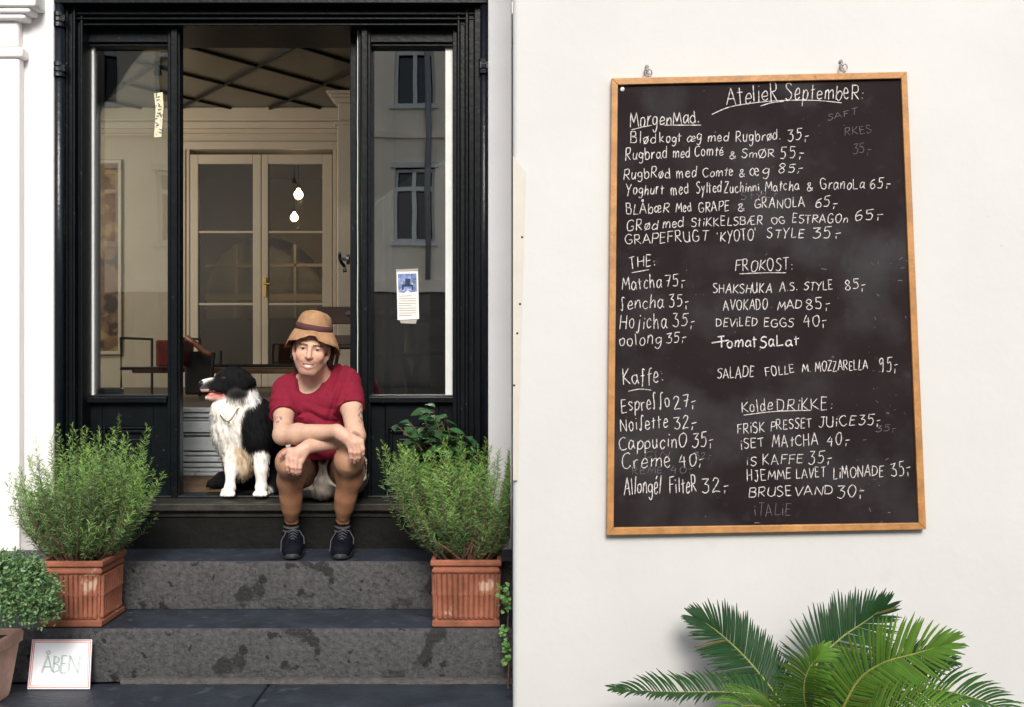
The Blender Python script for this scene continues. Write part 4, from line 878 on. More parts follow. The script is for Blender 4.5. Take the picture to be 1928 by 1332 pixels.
    st.build('stems', M_stem, t); lv.build('foliage', M_leaf, t)
    return t
def shL(sx, sy):
    b = .57 if -.25 < sx < .0 else (.60 if .0 <= sx < .45 else .50)
    return b * (1 - .10 * abs(sx)) - (.10 if -.05 < sx < .06 else 0)
def shR(sx, sy): return .495 + .03 * math.cos(sx * 9) + (.07 * -sx if sx < 0 else -.03 * sx)
rosemary('tall rosemary bush in a fluted terracotta pot left of the door above the white card', X(76, 4.40), X(197, 4.40), 4.375, .2118, Z(1056, 4.39), .27, shL, 135, 9., 3)
rosemary('wide rosemary bush in a fluted terracotta pot at the right end of the steps', X(812, 4.40), X(943, 4.40), 4.375, .2118, Z(1054, 4.39), .29, shR, 135, -.006, 5)
random.seed(21)
# leafy shrub behind the right rosemary
t = thing('leafy_shrub', 'broad leaved dark green shrub behind the right rosemary', 'potted plant', (X(862, 4.9), 4.88, .416))
c0 = np.array([X(862, 4.88), 4.88, .416])
MB().lathe(c0, [(.06, 0), (.08, .16), (.088, .16), (.088, .19), (.08, .19), (.076, .16)], 24).build('pot', M_terrap, t, smooth=False)
MB().lathe(c0, [(.02, .15), (.0755, .165)], 20).build('soil', M_soil, t)
lv = Leaves(); st = MB()
tips = [(745, 800), (760, 815), (775, 850), (790, 775), (800, 762), (815, 772), (830, 790), (845, 808), (862, 815), (870, 850), (818, 800), (798, 805), (840, 780), (770, 795), (850, 835), (810, 835), (785, 825), (830, 850), (760, 850), (878, 822)]
for (px, py) in tips:
    Yt = 4.86 + random.uniform(-.12, .12); T = P(px, py, Yt); p0 = c0 + np.array([random.uniform(-.04, .04), random.uniform(-.04, .04), .18])
    pts = [p0 * (1 - u) + T * u + np.array([0, 0, .05 * math.sin(u * math.pi)]) for u in np.linspace(0, 1, 7)]; st.tube(pts, [.005, .0045, .004, .0035, .003, .0025, .002], 5)
    for j in range(9):
        u = .45 + .55 * j / 8; q = p0 * (1 - u) + T * u + np.array([0, 0, .05 * math.sin(u * math.pi)]); a = random.uniform(0, 6.28)
        d = np.array([math.cos(a), math.sin(a) * .8 - .25, random.uniform(-.35, .35)]); nr = np.array([random.gauss(0, .4), -.55 + random.gauss(0, .3), 1.0])
        lv.ovate(q, d, random.uniform(.05, .085), random.uniform(.03, .045), nr, leafcol((.028, .085, .026), .35), .12)
st.build('stems', M_stem, t); lv.build('foliage', M_gloss_leaf, t, True)
# curly herb in a pale pot at the lower left
def curly(name, label, c, zt, R_, H, n, pot, base, xmin=-99, xmax=99):
    t = thing(name, label, 'potted plant', c); 
    pot(t); lv = Leaves(); st = MB()
    for i in range(n):
        a = random.uniform(0, 2 * math.pi); u = random.uniform(-.35, 1); rr = math.sqrt(max(0, 1 - u * u)); s = random.uniform(.72, 1.0)
        p = np.array([c[0] + R_ * rr * math.cos(a) * s, c[1] + R_ * rr * math.sin(a) * s * .9, zt + H * u * s])
        if p[0] > xmax: continue
        if i % 5 == 0: q0 = np.array([c[0], c[1], zt - .02]); st.tube([q0, (q0 + p) / 2 + np.array([0, 0, .02]), p], .0018, 4, cap=False)
        out = p - np.array([c[0], c[1], zt]); out /= np.linalg.norm(out) + 1e-6; tone = random.uniform(.75, 1.15)
        for k in range(9):
            d = out * .4 + np.array([random.gauss(0, .7), random.gauss(0, .7), random.gauss(0, .6)]); q = p + np.array([random.gauss(0, .010), random.gauss(0, .010), random.gauss(0, .010)])
            lv.blade(q, d, random.uniform(.009, .019), random.uniform(.006, .010), leafcol((base[0] * tone, base[1] * tone, base[2] * tone), .22), out + np.array([random.gauss(0, .6), random.gauss(0, .6), random.gauss(0, .6)]))
    st.build('stems', mat('green_stem', (.12, .18, .06), .6, .2, 30), t); lv.build('foliage', M_leaf, t); return t
cH = P(-2, 1325, 4.02); cH[2] = 0.0; cH[1] = 4.08
def potH(t):
    zt = Z(1212, 4.0); p = MB(); x0, x1 = cH[0] - .16, X(37, 4.2)
    vs = []; lv_ = [(.0, .035), (.02, .03), (zt - .05, .006), (zt - .045, -.004), (zt - .005, -.006), (zt, 0), (zt, .014), (zt - .04, .02)]
    for z, o in lv_: vs += [(x0 + o, 3.95 + o, z), (x1 - o, 3.95 + o, z), (x1 - o, 4.22 - o, z), (x0 + o, 4.22 - o, z)]
    fs = []
    for i in range(len(lv_) - 1):
        for k in range(4): fs.append((i * 4 + k, i * 4 + (k + 1) % 4, i * 4 + 4 + (k + 1) % 4, i * 4 + 4 + k))
    fs.append((3, 2, 1, 0)); p.add(vs, fs); o = p.build('pot', M_terrap, t, bevel=.006, seg=3); MB().box(x0 + .02, x1 - .02, 3.97, 4.2, zt - .05, zt - .02).build('soil', M_soil, o)
curly('potted_herb', 'curly pale green herb in a pale pink terracotta pot at the left edge', cH, Z(1140, 4.05), .19, .19, 850, potH, (.11, .205, .078))
# light green sprig growing up beside the wall edge
def small_herb():
    cS = np.array([-.016, 4.285, .0])
    t = thing('climbing_sprig', 'light green leafy sprig growing up beside the edge of the white wall', 'plant', cS); lv = Leaves(); st = MB()
    st.tube([cS, cS + [.004, 0, .1], cS + [-.004, .004, .2], cS + [.002, 0, .3], cS + [-.004, 0, .39]], [.004, .0035, .003, .0025, .002], 6)
    for (px, py, n, s) in ((950, 1118, 26, .034), (956, 1138, 18, .026), (955, 1185, 16, .026), (958, 1215, 18, .026), (957, 1240, 12, .022)):
        p = P(px, py, 4.28); q0 = np.array([cS[0], cS[1], p[2] - .03]); st.tube([q0, (q0 + p) / 2, p], .0018, 5, cap=False)
        for i in range(n):
            q = p + np.array([random.gauss(0, s * .40), random.gauss(0, .012), random.gauss(0, s * .5)])
            if q[0] > -.012: q[0] = -.012 - random.uniform(0, .02)
            lv.ovate(q, np.array([random.gauss(-.3, .8), random.gauss(-.4, .6), random.gauss(0, .8)]), random.uniform(.014, .024), random.uniform(.012, .018), np.array([random.gauss(0, .5), -1, random.gauss(.5, .5)]), leafcol((.13, .28, .07), .3), .3)
    for i in range(0, len(lv.v)): lv.v[i] = np.array([min(lv.v[i][0], -.003), lv.v[i][1], lv.v[i][2]])
    st.build('stems', M_stem, t); lv.build('foliage', M_leaf, t, True)
small_herb()
# ---- sago palm in front of the menu wall
random.seed(9)
pm = thing('sago_palm', 'sago palm with arching feather fronds below the chalkboard', 'palm', (X(1545, 3.58), 3.58, 0))
pb = np.array([X(1545, 3.58), 3.58, .0]); 
MB().lathe(pb, [(.14, 0), (.17, .01), (.19, .07), (.20, .07), (.20, .095), (.185, .095), (.18, .06)], 36).build('pot', M_terrap, pm, smooth=False)
MB().lathe(pb, [(.02, .06), (.182, .065)], 24).build('soil', M_soil, pm)
tr = MB(); tr.lathe(pb, [(.065, .05), (.08, .065)] + [(.07 + .012 * (i % 2), .07 + i * .007) for i in range(1, 8)] + [(.03, .13)], 24); tr.build('trunk', mat('shaggy_trunk', (.10, .065, .04), .95, .5, 40, 1, 60), pm)
def frond(pts, wl, colr, face=(0, -1, .5), n=56, droop=.25, vee=.35, wmul=1.):
    """pts: rachis points (photo pixels + distance); wl: leaflet length in metres"""
    q = [P(*p) for p in pts]; c = [np.array(v) for v in smooth_pts([tuple(v) for v in q], 12)]
    L = np.cumsum([0] + [np.linalg.norm(c[i + 1] - c[i]) for i in range(len(c) - 1)]); L /= L[-1]
    def at(u):
        i = min(int(np.searchsorted(L, u, 'right')) - 1, len(c) - 2); f = (u - L[i]) / (L[i + 1] - L[i] + 1e-9); t = c[i + 1] - c[i]; return c[i] + f * (c[i + 1] - c[i]), t / np.linalg.norm(t)
    fr = MB().tube([at(u)[0] for u in np.linspace(0, 1, 22)], list(np.linspace(.0062, .0016, 22)), 6).build('frond', mat('frond_rib', (.22, .24, .05), .5, .2, 20), pm, smooth=True)
    lv = Leaves(); face = np.array(face, float)
    for s in (-1, 1):
        for i in range(n):
            if random.random() < .03: continue
            u = .08 + .915 * (i + random.uniform(-.2, .2)) / n; u = min(max(u, .02), .999); p, t = at(u)
            a = np.cross(t, face); a /= np.linalg.norm(a) + 1e-9; nrm = np.cross(a, t); nrm = nrm if nrm @ face > 0 else -nrm
            ln = wl * 1.04 * (.45 + .55 * math.sin(min(1, u * 1.5 + .15) * math.pi / 2)) * (1 - .62 * max(0, (u - .62) / .38) ** 1.7) * random.uniform(.93, 1.05)
            fw = .42 + .50 * u + 26 * max(0, u - .78) ** 1.3; d = a * s * 1.0 + t * fw + nrm * vee; d /= np.linalg.norm(d); sd = np.cross(d, nrm); sd /= np.linalg.norm(sd) + 1e-9
            w0 = .0078 * wmul; dr2 = droop + random.gauss(0, .05); o = len(lv.v); k = 5; col = leafcol(colr, .22) if random.random() > .012 else (.10, .085, .03)
            for j in range(k):
                v = j / (k - 1); cc = p + d * ln * v + np.array([0, 0, -1]) * dr2 * ln * v * v + nrm * .05 * ln * math.sin(v * 3.1); ww = w0 * (.8 + .4 * math.sin(v * 3.14)) * (1 if v < .9 else .25)
                lv.v += [cc - sd * ww / 2 , cc + nrm * ww * .18, cc + sd * ww / 2]; lv.c += [col] * 3
            for j in range(k - 1):
                for h in (0, 1): lv.f.append((o + j * 3 + h, o + j * 3 + h + 1, o + j * 3 + 3 + h + 1, o + j * 3 + 3 + h))
    lv.build('leaflets', M_gloss_leaf, fr, True); return fr
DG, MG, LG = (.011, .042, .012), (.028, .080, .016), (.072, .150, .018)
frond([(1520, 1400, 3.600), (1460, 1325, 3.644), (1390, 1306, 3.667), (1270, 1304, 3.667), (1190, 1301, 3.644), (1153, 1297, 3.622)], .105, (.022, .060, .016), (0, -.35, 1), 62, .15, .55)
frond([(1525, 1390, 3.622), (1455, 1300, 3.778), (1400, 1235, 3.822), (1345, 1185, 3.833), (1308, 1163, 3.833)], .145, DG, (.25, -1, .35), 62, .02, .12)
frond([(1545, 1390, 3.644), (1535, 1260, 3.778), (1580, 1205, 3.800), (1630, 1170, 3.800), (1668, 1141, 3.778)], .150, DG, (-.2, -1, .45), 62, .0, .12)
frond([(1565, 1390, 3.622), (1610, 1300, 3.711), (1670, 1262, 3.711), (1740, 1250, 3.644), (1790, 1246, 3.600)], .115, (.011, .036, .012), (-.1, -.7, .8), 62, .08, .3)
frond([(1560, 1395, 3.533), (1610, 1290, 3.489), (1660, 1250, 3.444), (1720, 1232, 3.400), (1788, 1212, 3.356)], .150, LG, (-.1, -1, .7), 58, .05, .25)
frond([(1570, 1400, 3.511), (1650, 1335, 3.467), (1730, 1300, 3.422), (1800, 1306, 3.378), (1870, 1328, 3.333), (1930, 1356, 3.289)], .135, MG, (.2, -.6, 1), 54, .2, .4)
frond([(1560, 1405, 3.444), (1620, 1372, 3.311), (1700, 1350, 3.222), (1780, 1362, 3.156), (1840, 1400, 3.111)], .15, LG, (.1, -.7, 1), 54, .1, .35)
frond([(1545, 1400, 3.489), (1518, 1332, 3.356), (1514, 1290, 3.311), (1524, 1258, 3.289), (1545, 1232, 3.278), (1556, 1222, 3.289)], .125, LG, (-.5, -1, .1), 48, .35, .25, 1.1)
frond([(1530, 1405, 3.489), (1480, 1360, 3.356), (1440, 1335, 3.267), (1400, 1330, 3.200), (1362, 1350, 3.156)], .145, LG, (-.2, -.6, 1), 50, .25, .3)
# ================================================================== THE MAN
man = thing('person', 'smiling man in crimson t-shirt and tan hat sitting on the doorstep beside the dog', 'person', (-.87, 5.0, .415))
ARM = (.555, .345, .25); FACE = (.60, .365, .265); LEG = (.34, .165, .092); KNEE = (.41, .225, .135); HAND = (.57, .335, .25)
# head frame: right, forward, up
def rot(ax, a):
    return np.array(Matrix.Rotation(a, 3, ax))
HO = np.array([-.892, 4.872, 1.334])
HR = rot('Y', R(7)) @ rot('Z', R(6)) @ rot('X', R(2))         # columns built below
ex, ey, ez = HR @ np.array([1, 0, 0]), HR @ np.array([0, -1, 0]), HR @ np.array([0, 0, 1])
HM = np.array([ex, ey, ez])                                     # world -> head rows
def H(x, y, z): return HO + x * ex + y * ey + z * ez
def hE(c, r, k=.012, col=FACE): return Ell(H(*c), r, k, col, HM)
def hC(a, b, ra, rb=None, k=.012, col=FACE): return Cap(H(*a), H(*b), ra, rb, k, col)
sL, sR = np.array([-1.040, 5.010, 1.138]), np.array([-.752, 5.0, 1.176])        # shoulder joints (photo left / right)
eL, eR = np.array([-.998, 4.765, .955]), np.array([-.686, 4.80, .948])          # elbows
wL, wR = P(634, 812, 4.63), P(579, 842, 4.655)                                   # wrists: arm of the photo's left goes right, and the other way
# torso
torso = [Ell((-.87, 5.17, .735), (.17, .125, .115), .04, ARM), Ell((-.872, 5.13, .88), (.145, .105, .15), .06, ARM), Ell((-.885, 5.05, 1.06), (.163, .112, .15), .06, FACE),
         Cap(sL + [.02, .02, -.01], sR + [-.02, .02, -.01], .058, .058, .05, FACE), Ell((-.94, 4.965, 1.085), (.085, .06, .07), .04, FACE), Ell((-.825, 4.96, 1.095), (.085, .06, .07), .04, FACE),
         Cap((-.89, 5.03, 1.185), sL + [.045, .01, .02], .05, .045, .04, FACE), Cap((-.885, 5.03, 1.20), sR + [-.045, .01, .02], .05, .045, .04, FACE)]
neck = [Cap((-.886, 5.02, 1.17), H(0, -.030, -.055), .060, .056, .035, FACE), Cap((-.935, 4.985, 1.175), H(-.05, -.02, -.06), .018, .015, .03, FACE), Cap((-.845, 4.98, 1.18), H(.05, -.02, -.06), .018, .015, .03, FACE)]
head = [hE((0, -.018, .035), (.0745, .094, .088), .02), hE((0, .036, -.025), (.0605, .056, .085), .03), hE((0, .042, -.076), (.048, .044, .038), .02), hE((0, .074, -.103), (.020, .016, .016), .018),
        hC((-.057, .006, -.050), (-.022, .066, -.104), .016, .014, .02), hC((.057, .006, -.050), (.022, .066, -.104), .016, .014, .02),
        hE((-.040, .066, -.030), (.020, .018, .019), .02, (.62, .34, .25)), hE((.040, .066, -.030), (.020, .018, .019), .02, (.62, .34, .25)), hC((-.034, .081, .021), (-.006, .088, .018), .009, .008, .014), hC((.034, .081, .021), (.006, .088, .018), .009, .008, .014),
        hC((0, .086, .010), (0, .108, -.034), .0075, .0115, .010), hE((-.0115, .096, -.038), (.0075, .010, .0075), .007), hE((.0115, .096, -.038), (.0075, .010, .0075), .007),
        hE((0, .078, -.062), (.030, .018, .018), .02)]
sock = [hE((-.0315, .100, -.001), (.018, .022, .0115), .010), hE((.0315, .100, -.001), (.018, .022, .0115), .010)]
def smile(u): return .0275 * u, .1000 - .0190 * u * u, -.0752 + .0125 * u * u
def gapw(u): return .0060 * (1 - u * u) + .0007
US = np.linspace(-1, 1, 9); LIP = (.55, .24, .19)
def bk(u, o): return (smile(u)[0], smile(u)[1] - o, smile(u)[2])
mouth = [hC(bk(p, o), bk(q, o), gapw(p), gapw(q), .0015, None) for o in (.0, .006, .013) for p, q in zip(US[:-1], US[1:])]
def lipp(u, s):
    x, y, z = smile(u); return (x * 1.10, y - .0035 - .004 * (1 - u * u) + (.0015 if s < 0 else 0), z + s * (gapw(u) + .0022) + .0006)
def lipr(u, s): return (.0026 if s > 0 else .0036) * (1 - .55 * u * u)
lips = [hC(lipp(p, s), lipp(q, s), lipr(p, s), lipr(q, s), .004, LIP) for s in (1, -1) for p, q in zip(US[:-1], US[1:])]
foldc = [hC((-.0185, .101, -.044), (-.0335, .083, -.066), .0014, .0018, .010, None), hC((.0185, .101, -.044), (.0335, .083, -.066), .0014, .0018, .010, None)]
lids = [hE((-.0315, .0755, .0005), (.0145, .0125, .0115), .004), hE((.0315, .0755, .0005), (.0145, .0125, .0115), .004)]
slit = [hE((-.0315, .090, -.0005), (.0125, .016, .0028), .0015), hE((.0315, .090, -.0005), (.0125, .016, .0028), .0015)]
ears = [hE((-.0765, -.006, -.010), (.0085, .017, .031), .006, (.60, .33, .25)), hE((.0765, -.006, -.010), (.0085, .017, .031), .006, (.60, .33, .25)), hE((-.074, .0, -.036), (.007, .009, .010), .006, (.60, .33, .25)), hE((.074, .0, -.036), (.007, .009, .010), .006, (.60, .33, .25))]
earh = [hE((-.086, .004, -.006), (.0035, .008, .015), .004), hE((.086, .004, -.006), (.0035, .008, .015), .004)]
def arm(s, e, w, up=.0455):
    m1 = s + (e - s) * .45; f1 = e + (w - e) * .28
    return [Cap(s, m1, up + .004, up, .03, ARM), Cap(m1, e, up, .041, .03, ARM), Cap(e, f1, .041, .0435, .02, ARM), Cap(f1, w, .0435, .028, .02, ARM)]
def digits(chains, r0=.0092, r1=.0072):
    out = []
    for ch in chains:
        p = [P(*c) if len(c) == 3 else np.array(c) for c in ch]
        for i in range(len(p) - 1):
            n = len(p) - 1; out.append(Cap(p[i], p[i + 1], r0 + (r1 - r0) * i / n, r0 + (r1 - r0) * (i + 1) / n, .004 if i else .008, (.58, .31, .23) if i else HAND))
    return out
# the hand at the photo's right hangs over the knee
YH = 4.622
handA = [Cap(wL, P(652, 822, 4.615), .027, .022, .014, HAND), Cap(P(646, 815, 4.62), P(679, 832, 4.620), .018, .015, .014, HAND), Cap(P(641, 822, 4.617), P(658, 837, 4.610), .018, .014, .014, HAND), Cap(P(652, 826, 4.612), P(668, 834, 4.608), .017, .014, .012, HAND)]
fingA = digits([[(656, 835, 4.606), (659.5, 851, 4.603), (660.5, 862, 4.613), (660, 869, 4.625)], [(664.5, 835, 4.604), (667.5, 853, 4.600), (668.5, 864, 4.611), (667.5, 871, 4.624)], [(673, 834, 4.605), (676, 852, 4.602), (676, 862, 4.613), (674.5, 868, 4.626)], [(681, 831, 4.612), (683.5, 846, 4.611), (683, 855, 4.620), (681, 861, 4.63)]])
thumbA = digits([[(662, 814, 4.66), (673, 818, 4.69), (679, 826, 4.70)]], .011, .0085)
# the hand at the photo's left hangs over the other knee
handB = [Cap(wR, P(562, 853, 4.632), .026, .022, .014, HAND), Cap(P(565, 846, 4.64), P(545, 859, 4.622), .018, .015, .014, HAND), Cap(P(572, 856, 4.64), P(567, 869, 4.626), .017, .0135, .014, HAND), Cap(P(562, 854, 4.63), P(556, 864, 4.620), .017, .015, .012, HAND)]
fingB = digits([[(541, 862, 4.618), (540, 876, 4.614), (541.5, 885, 4.622), (544, 890, 4.632)], [(549, 866, 4.614), (548.5, 879, 4.609), (550, 888, 4.618), (552, 893, 4.629)], [(557.5, 868, 4.613), (556.5, 881, 4.607), (557.5, 890, 4.617), (559, 894, 4.628)], [(566, 870, 4.620), (565, 881, 4.616), (564.5, 888, 4.625), (565, 892, 4.635)]])
thumbB = digits([[(556, 848, 4.64), (543, 848, 4.628), (534, 854, 4.630), (528, 861, 4.640)]], .0112, .0082)
# legs
hL, hR_ = np.array([-.955, 5.14, .735]), np.array([-.785, 5.14, .735])
kL, kR = P(547, 870, 4.725), P(657, 866, 4.735)
aL, aR = P(549, 984, 4.925), P(645, 984, 4.925)
tL, tR = P(551, 1050, 4.76), P(642, 1050, 4.76)
def leg(h, k, a, out):
    mid = k + (a - k) * .32 + np.array([.008 * out, .026, 0])
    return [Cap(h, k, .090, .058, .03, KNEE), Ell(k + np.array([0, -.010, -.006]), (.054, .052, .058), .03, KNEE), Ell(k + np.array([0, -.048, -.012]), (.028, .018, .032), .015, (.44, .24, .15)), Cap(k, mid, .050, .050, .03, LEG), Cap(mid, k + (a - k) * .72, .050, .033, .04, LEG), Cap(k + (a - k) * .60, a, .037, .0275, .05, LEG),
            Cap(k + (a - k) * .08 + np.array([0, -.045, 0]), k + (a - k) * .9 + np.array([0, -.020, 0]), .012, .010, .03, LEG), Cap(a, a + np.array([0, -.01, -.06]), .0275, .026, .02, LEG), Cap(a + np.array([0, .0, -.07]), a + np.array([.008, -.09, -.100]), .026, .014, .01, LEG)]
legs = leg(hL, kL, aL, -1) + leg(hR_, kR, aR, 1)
h_ = .0034
lo, hi = (-1.115, 4.575, .42), (-.615, 5.33, 1.455)
g = Grid(lo, hi, h_); g.add(torso).add(neck).add(head).add(ears).cut(sock).add(lids).cut(slit).cut(foldc).add(lips).cut(mouth)
gA = Grid(lo, hi, h_); gA.add(arm(sL, eL, wL)).add(handA).add(fingA).add(thumbA)
gB = Grid(lo, hi, h_); gB.add(arm(sR, eR, wR)).add(handB).add(fingB).add(thumbB)
gC = Grid(lo, hi, h_); gC.add(legs)
arms_f = np.minimum(gA.f, gB.f)
g.f = smin(g.f, gC.f, .03); g.f = np.where(g.ax[2][None, None, :] > 1.04, smin(g.f, arms_f, .03), np.minimum(g.f, arms_f)).astype(np.float32)
V, Q = g.mesh()
allp = torso + neck + head + ears + lips + lids + arm(sL, eL, wL) + handA + fingA + thumbA + arm(sR, eR, wR) + handB + fingB + thumbB + legs
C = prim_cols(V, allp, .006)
l = (V - HO) @ HM.T; fx, fy, fz = l.T
def mixc(mask, col): 
    global C
    C = C * (1 - mask[:, None]) + np.array(col) * mask[:, None]
hm = (fz > -.13) & (fy > -.02) & (np.abs(fx) < .09)
def gau(x, y, z, s): return np.exp(-(((fx - x) / s[0]) ** 2 + ((fy - y) / s[1]) ** 2 + ((fz - z) / s[2]) ** 2)) * hm
# stubble on jaw, chin and upper lip; brows; flushed nose and cheeks
nlip = 1 - np.clip(gau(0, .095, -.074, (.026, .02, .013)) * 2.2, 0, 1)
mixc(np.clip((-.046 - fz) / .02, 0, 1) * np.clip((fy + .0) / .03, 0, 1) * (fz > -.128) * hm * .52 * nlip, (.17, .09, .06))
mixc(gau(0, .095, -.056, (.026, .02, .006)) * .45, (.17, .09, .06))
for s in (-1, 1):
    bz = .0155 + .003 * (1 - np.abs((np.abs(fx) - .028) / .02))
    br = np.exp(-((fz - bz) / .0040) ** 4) * (np.abs(fx) > .011) * (np.abs(fx) < .052) * (np.sign(fx) == s) * (fy > .05)
    mixc(np.clip(br, 0, 1) * .85, (.06, .032, .018))
    mixc(gau(s * .0315, .086, -.001, (.016, .016, .0058)) * .75, (.13, .06, .045))
    mixc(gau(s * .040, .076, -.030, (.018, .02, .015)) * .4, (.66, .27, .19))
mixc(gau(0, .112, -.033, (.013, .014, .013)) * .35, (.66, .28, .20))
mixc(np.clip(gau(0, .09, -.0748, (.018, .01, .0042)) * 1.0, 0, 1) * (fy < .088), (.12, .03, .03))
# reddened, tanned neckline; tattoo patches on the upper arms
def blot(c, s, col, st):
    d = np.linalg.norm((V - c) / s, axis=1); nz = np.sin(V[:, 0] * 420 + V[:, 2] * 300) + np.sin(V[:, 2] * 510 - V[:, 1] * 260) + np.sin(V[:, 0] * 230 - V[:, 2] * 170)
    mixc((d < 1) * (nz > .15) * st, col)
blot(P(683, 780, 4.86), np.array([.020, .08, .050]), (.10, .10, .11), .75)
blot(P(526, 790, 4.83), np.array([.032, .09, .016]), (.10, .10, .11), .7)
hairy = np.clip((.90 - V[:, 2]) / .06, 0, 1); C *= (1 - .16 * hairy * np.clip(np.sin(V[:, 0] * 1300 + 4 * np.sin(V[:, 2] * 130)) * np.sin(V[:, 2] * 210 + 3 * np.sin(V[:, 0] * 520)), 0, 1))[:, None]
C *= (1 + .05 * np.sin(V[:, 2] * 55 + V[:, 0] * 40))[:, None]
vbuild('body', V, Q, M_skin, man, C)
# eyes and teeth
for s in (-1, 1):
    c = H(s * .0315, .0745, 0); mb = MB(); vs = []; fs = []; cs = []
    n1, n2 = 12, 18
    look = np.array([-c[0], -c[1], EYE - c[2]]); look /= np.linalg.norm(look)
    a1 = np.cross(look, [0, 0, 1]); a1 /= np.linalg.norm(a1); a2 = np.cross(a1, look)
    for i in range(n1 + 1):
        th = math.pi * i / n1
        for j in range(n2):
            ph = 2 * math.pi * j / n2; vs.append(c + .0118 * (math.cos(th) * look + math.sin(th) * (math.cos(ph) * a1 + math.sin(ph) * a2)))
            cs.append((.006, .006, .006) if th < .30 else ((.035, .032, .028) if th < .72 else (.45, .41, .38)))
    for i in range(n1):
        for j in range(n2): fs.append((i * n2 + j, i * n2 + (j + 1) % n2, (i + 1) * n2 + (j + 1) % n2, (i + 1) * n2 + j))
    vbuild('eye', vs, fs, M_eye, man, np.array(cs))
vs = []; n = 33
for i in range(n):
    u = -1 + 2 * i / (n - 1); x, y, z = smile(u); y -= .0075; gap = .0009 if i % 4 == 0 else 0; g_ = gapw(u) + .0018
    vs += [H(x, y - .001 - gap, z + g_), H(x, y - gap * 1.5, z), H(x, y - .001 - gap, z - g_ * .55)]
fs = [(i * 3 + k, i * 3 + 3 + k, i * 3 + 4 + k, i * 3 + 1 + k) for i in range(n - 1) for k in (0, 1)]
vbuild('teeth', vs, fs, M_teeth, man)
# hair: under the hat, behind the ears and down to the neck
gh = Grid((-1.03, 4.80, 1.17), (-.74, 5.06, 1.46), .0036)
gh.add([hE((0, -.026, .040), (.079, .095, .082), .02, None), hC((-.074, -.035, .0), (-.078, -.045, -.052), .022, .014, .02), hC((.074, -.035, .0), (.082, -.048, -.062), .023, .015, .02), hC((-.05, -.075, -.03), (-.06, -.08, -.080), .028, .018, .02), hC((.05, -.075, -.03), (.06, -.08, -.080), .028, .018, .02), hE((0, -.08, -.05), (.06, .03, .05), .02)])
gh.cut([hE((0, .055, -.06), (.066, .085, .115), .006)])
xx, yy, zz = np.meshgrid(*gh.ax, indexing='ij'); gh.f += (.0035 * np.sin(xx * 300 + zz * 60) * np.sin(yy * 210 + zz * 45)).astype(np.float32)
V, Q = gh.mesh(); vbuild('hair', V, Q, M_hair, man)
# hat: crown, band, wavy brim
def hat_ring(r, z, i, n, wave=0., dr=0.):
    a = 2 * math.pi * i / n; return H(r * 1.0 * math.sin(a) * .96, -.008 + r * 1.08 * math.cos(a), z)
n = 96; prof = [(.0, .165), (.03, .1645), (.052, .160), (.066, .149), (.074, .132), (.0785, .112), (.0815, .094), (.084, .072)]
vs = []; fs = []
for r, z in prof:
    for i in range(n):
        a = 2 * math.pi * i / n; d = .0018 * math.sin(3 * a + 1) + .0022 * math.sin(5 * a + z * 40); vs.append(hat_ring(max(r + d * (r > .02), .001), z + .004 * math.sin(2 * a + .6) * (r < .07), i, n))
for k in range(len(prof) - 1):
    for i in range(n): fs.append((k * n + i, k * n + (i + 1) % n, (k + 1) * n + (i + 1) % n, (k + 1) * n + i))
hat = vbuild('hat', vs, fs, M_hat, man)
sol = hat.modifiers.new('thick', 'SOLIDIFY'); sol.thickness = .003; sol.offset = 1
vs = []; fs = []; bp = [(.0800, .108), (.0838, .107), (.0872, .081), (.0840, .0800)]
for r, z in bp:
    for i in range(n): vs.append(hat_ring(r, z - .005 * math.cos(2 * math.pi * i / n - .9), i, n))
for k in range(3):
    for i in range(n): fs.append((k * n + i, k * n + (i + 1) % n, (k + 1) * n + (i + 1) % n, (k + 1) * n + i))
vbuild('hat_band', vs, fs, M_band, hat)
# brim: angle 0 is the front, +90 deg the photo's right
def brim(a, t):
    s, c = math.sin(a), math.cos(a); A = math.degrees(a); A = (A + 180) % 360 - 180
    key = [(-180, .125, -.015), (-120, .128, -.012), (-92, .124, -.012), (-72, .122, .004), (-50, .128, .026), (-30, .135, .032), (-16, .135, .046), (-2, .132, .060), (8, .131, .060), (17, .136, .040), (34, .140, .030), (52, .137, .022), (70, .134, .008), (88, .134, -.012), (104, .132, -.022), (130, .128, -.02), (180, .125, -.015)]
    for (a0, r0, z0), (a1, r1, z1) in zip(key[:-1], key[1:]):
        if a0 <= A <= a1:
            f = (A - a0) / (a1 - a0); f = f * f * (3 - 2 * f); rr, zz = r0 + f * (r1 - r0), z0 + f * (z1 - z0); break
    r = .0845 + (rr - .0845) * t; z = .080 + (zz - .080) * (t ** 1.25) + .004 * math.sin(t * 3.14)
    return H(r * s * .95, -.008 + r * c * .98, z)
vs = [brim(2 * math.pi * i / n, k / 8) for k in range(9) for i in range(n)]; fs = [(k * n + i, k * n + (i + 1) % n, (k + 1) * n + (i + 1) % n, (k + 1) * n + i) for k in range(8) for i in range(n)]
b_ = vbuild('brim', vs, fs, M_hat, hat); sol = b_.modifiers.new('thick', 'SOLIDIFY'); sol.thickness = .0035; sol.offset = 0
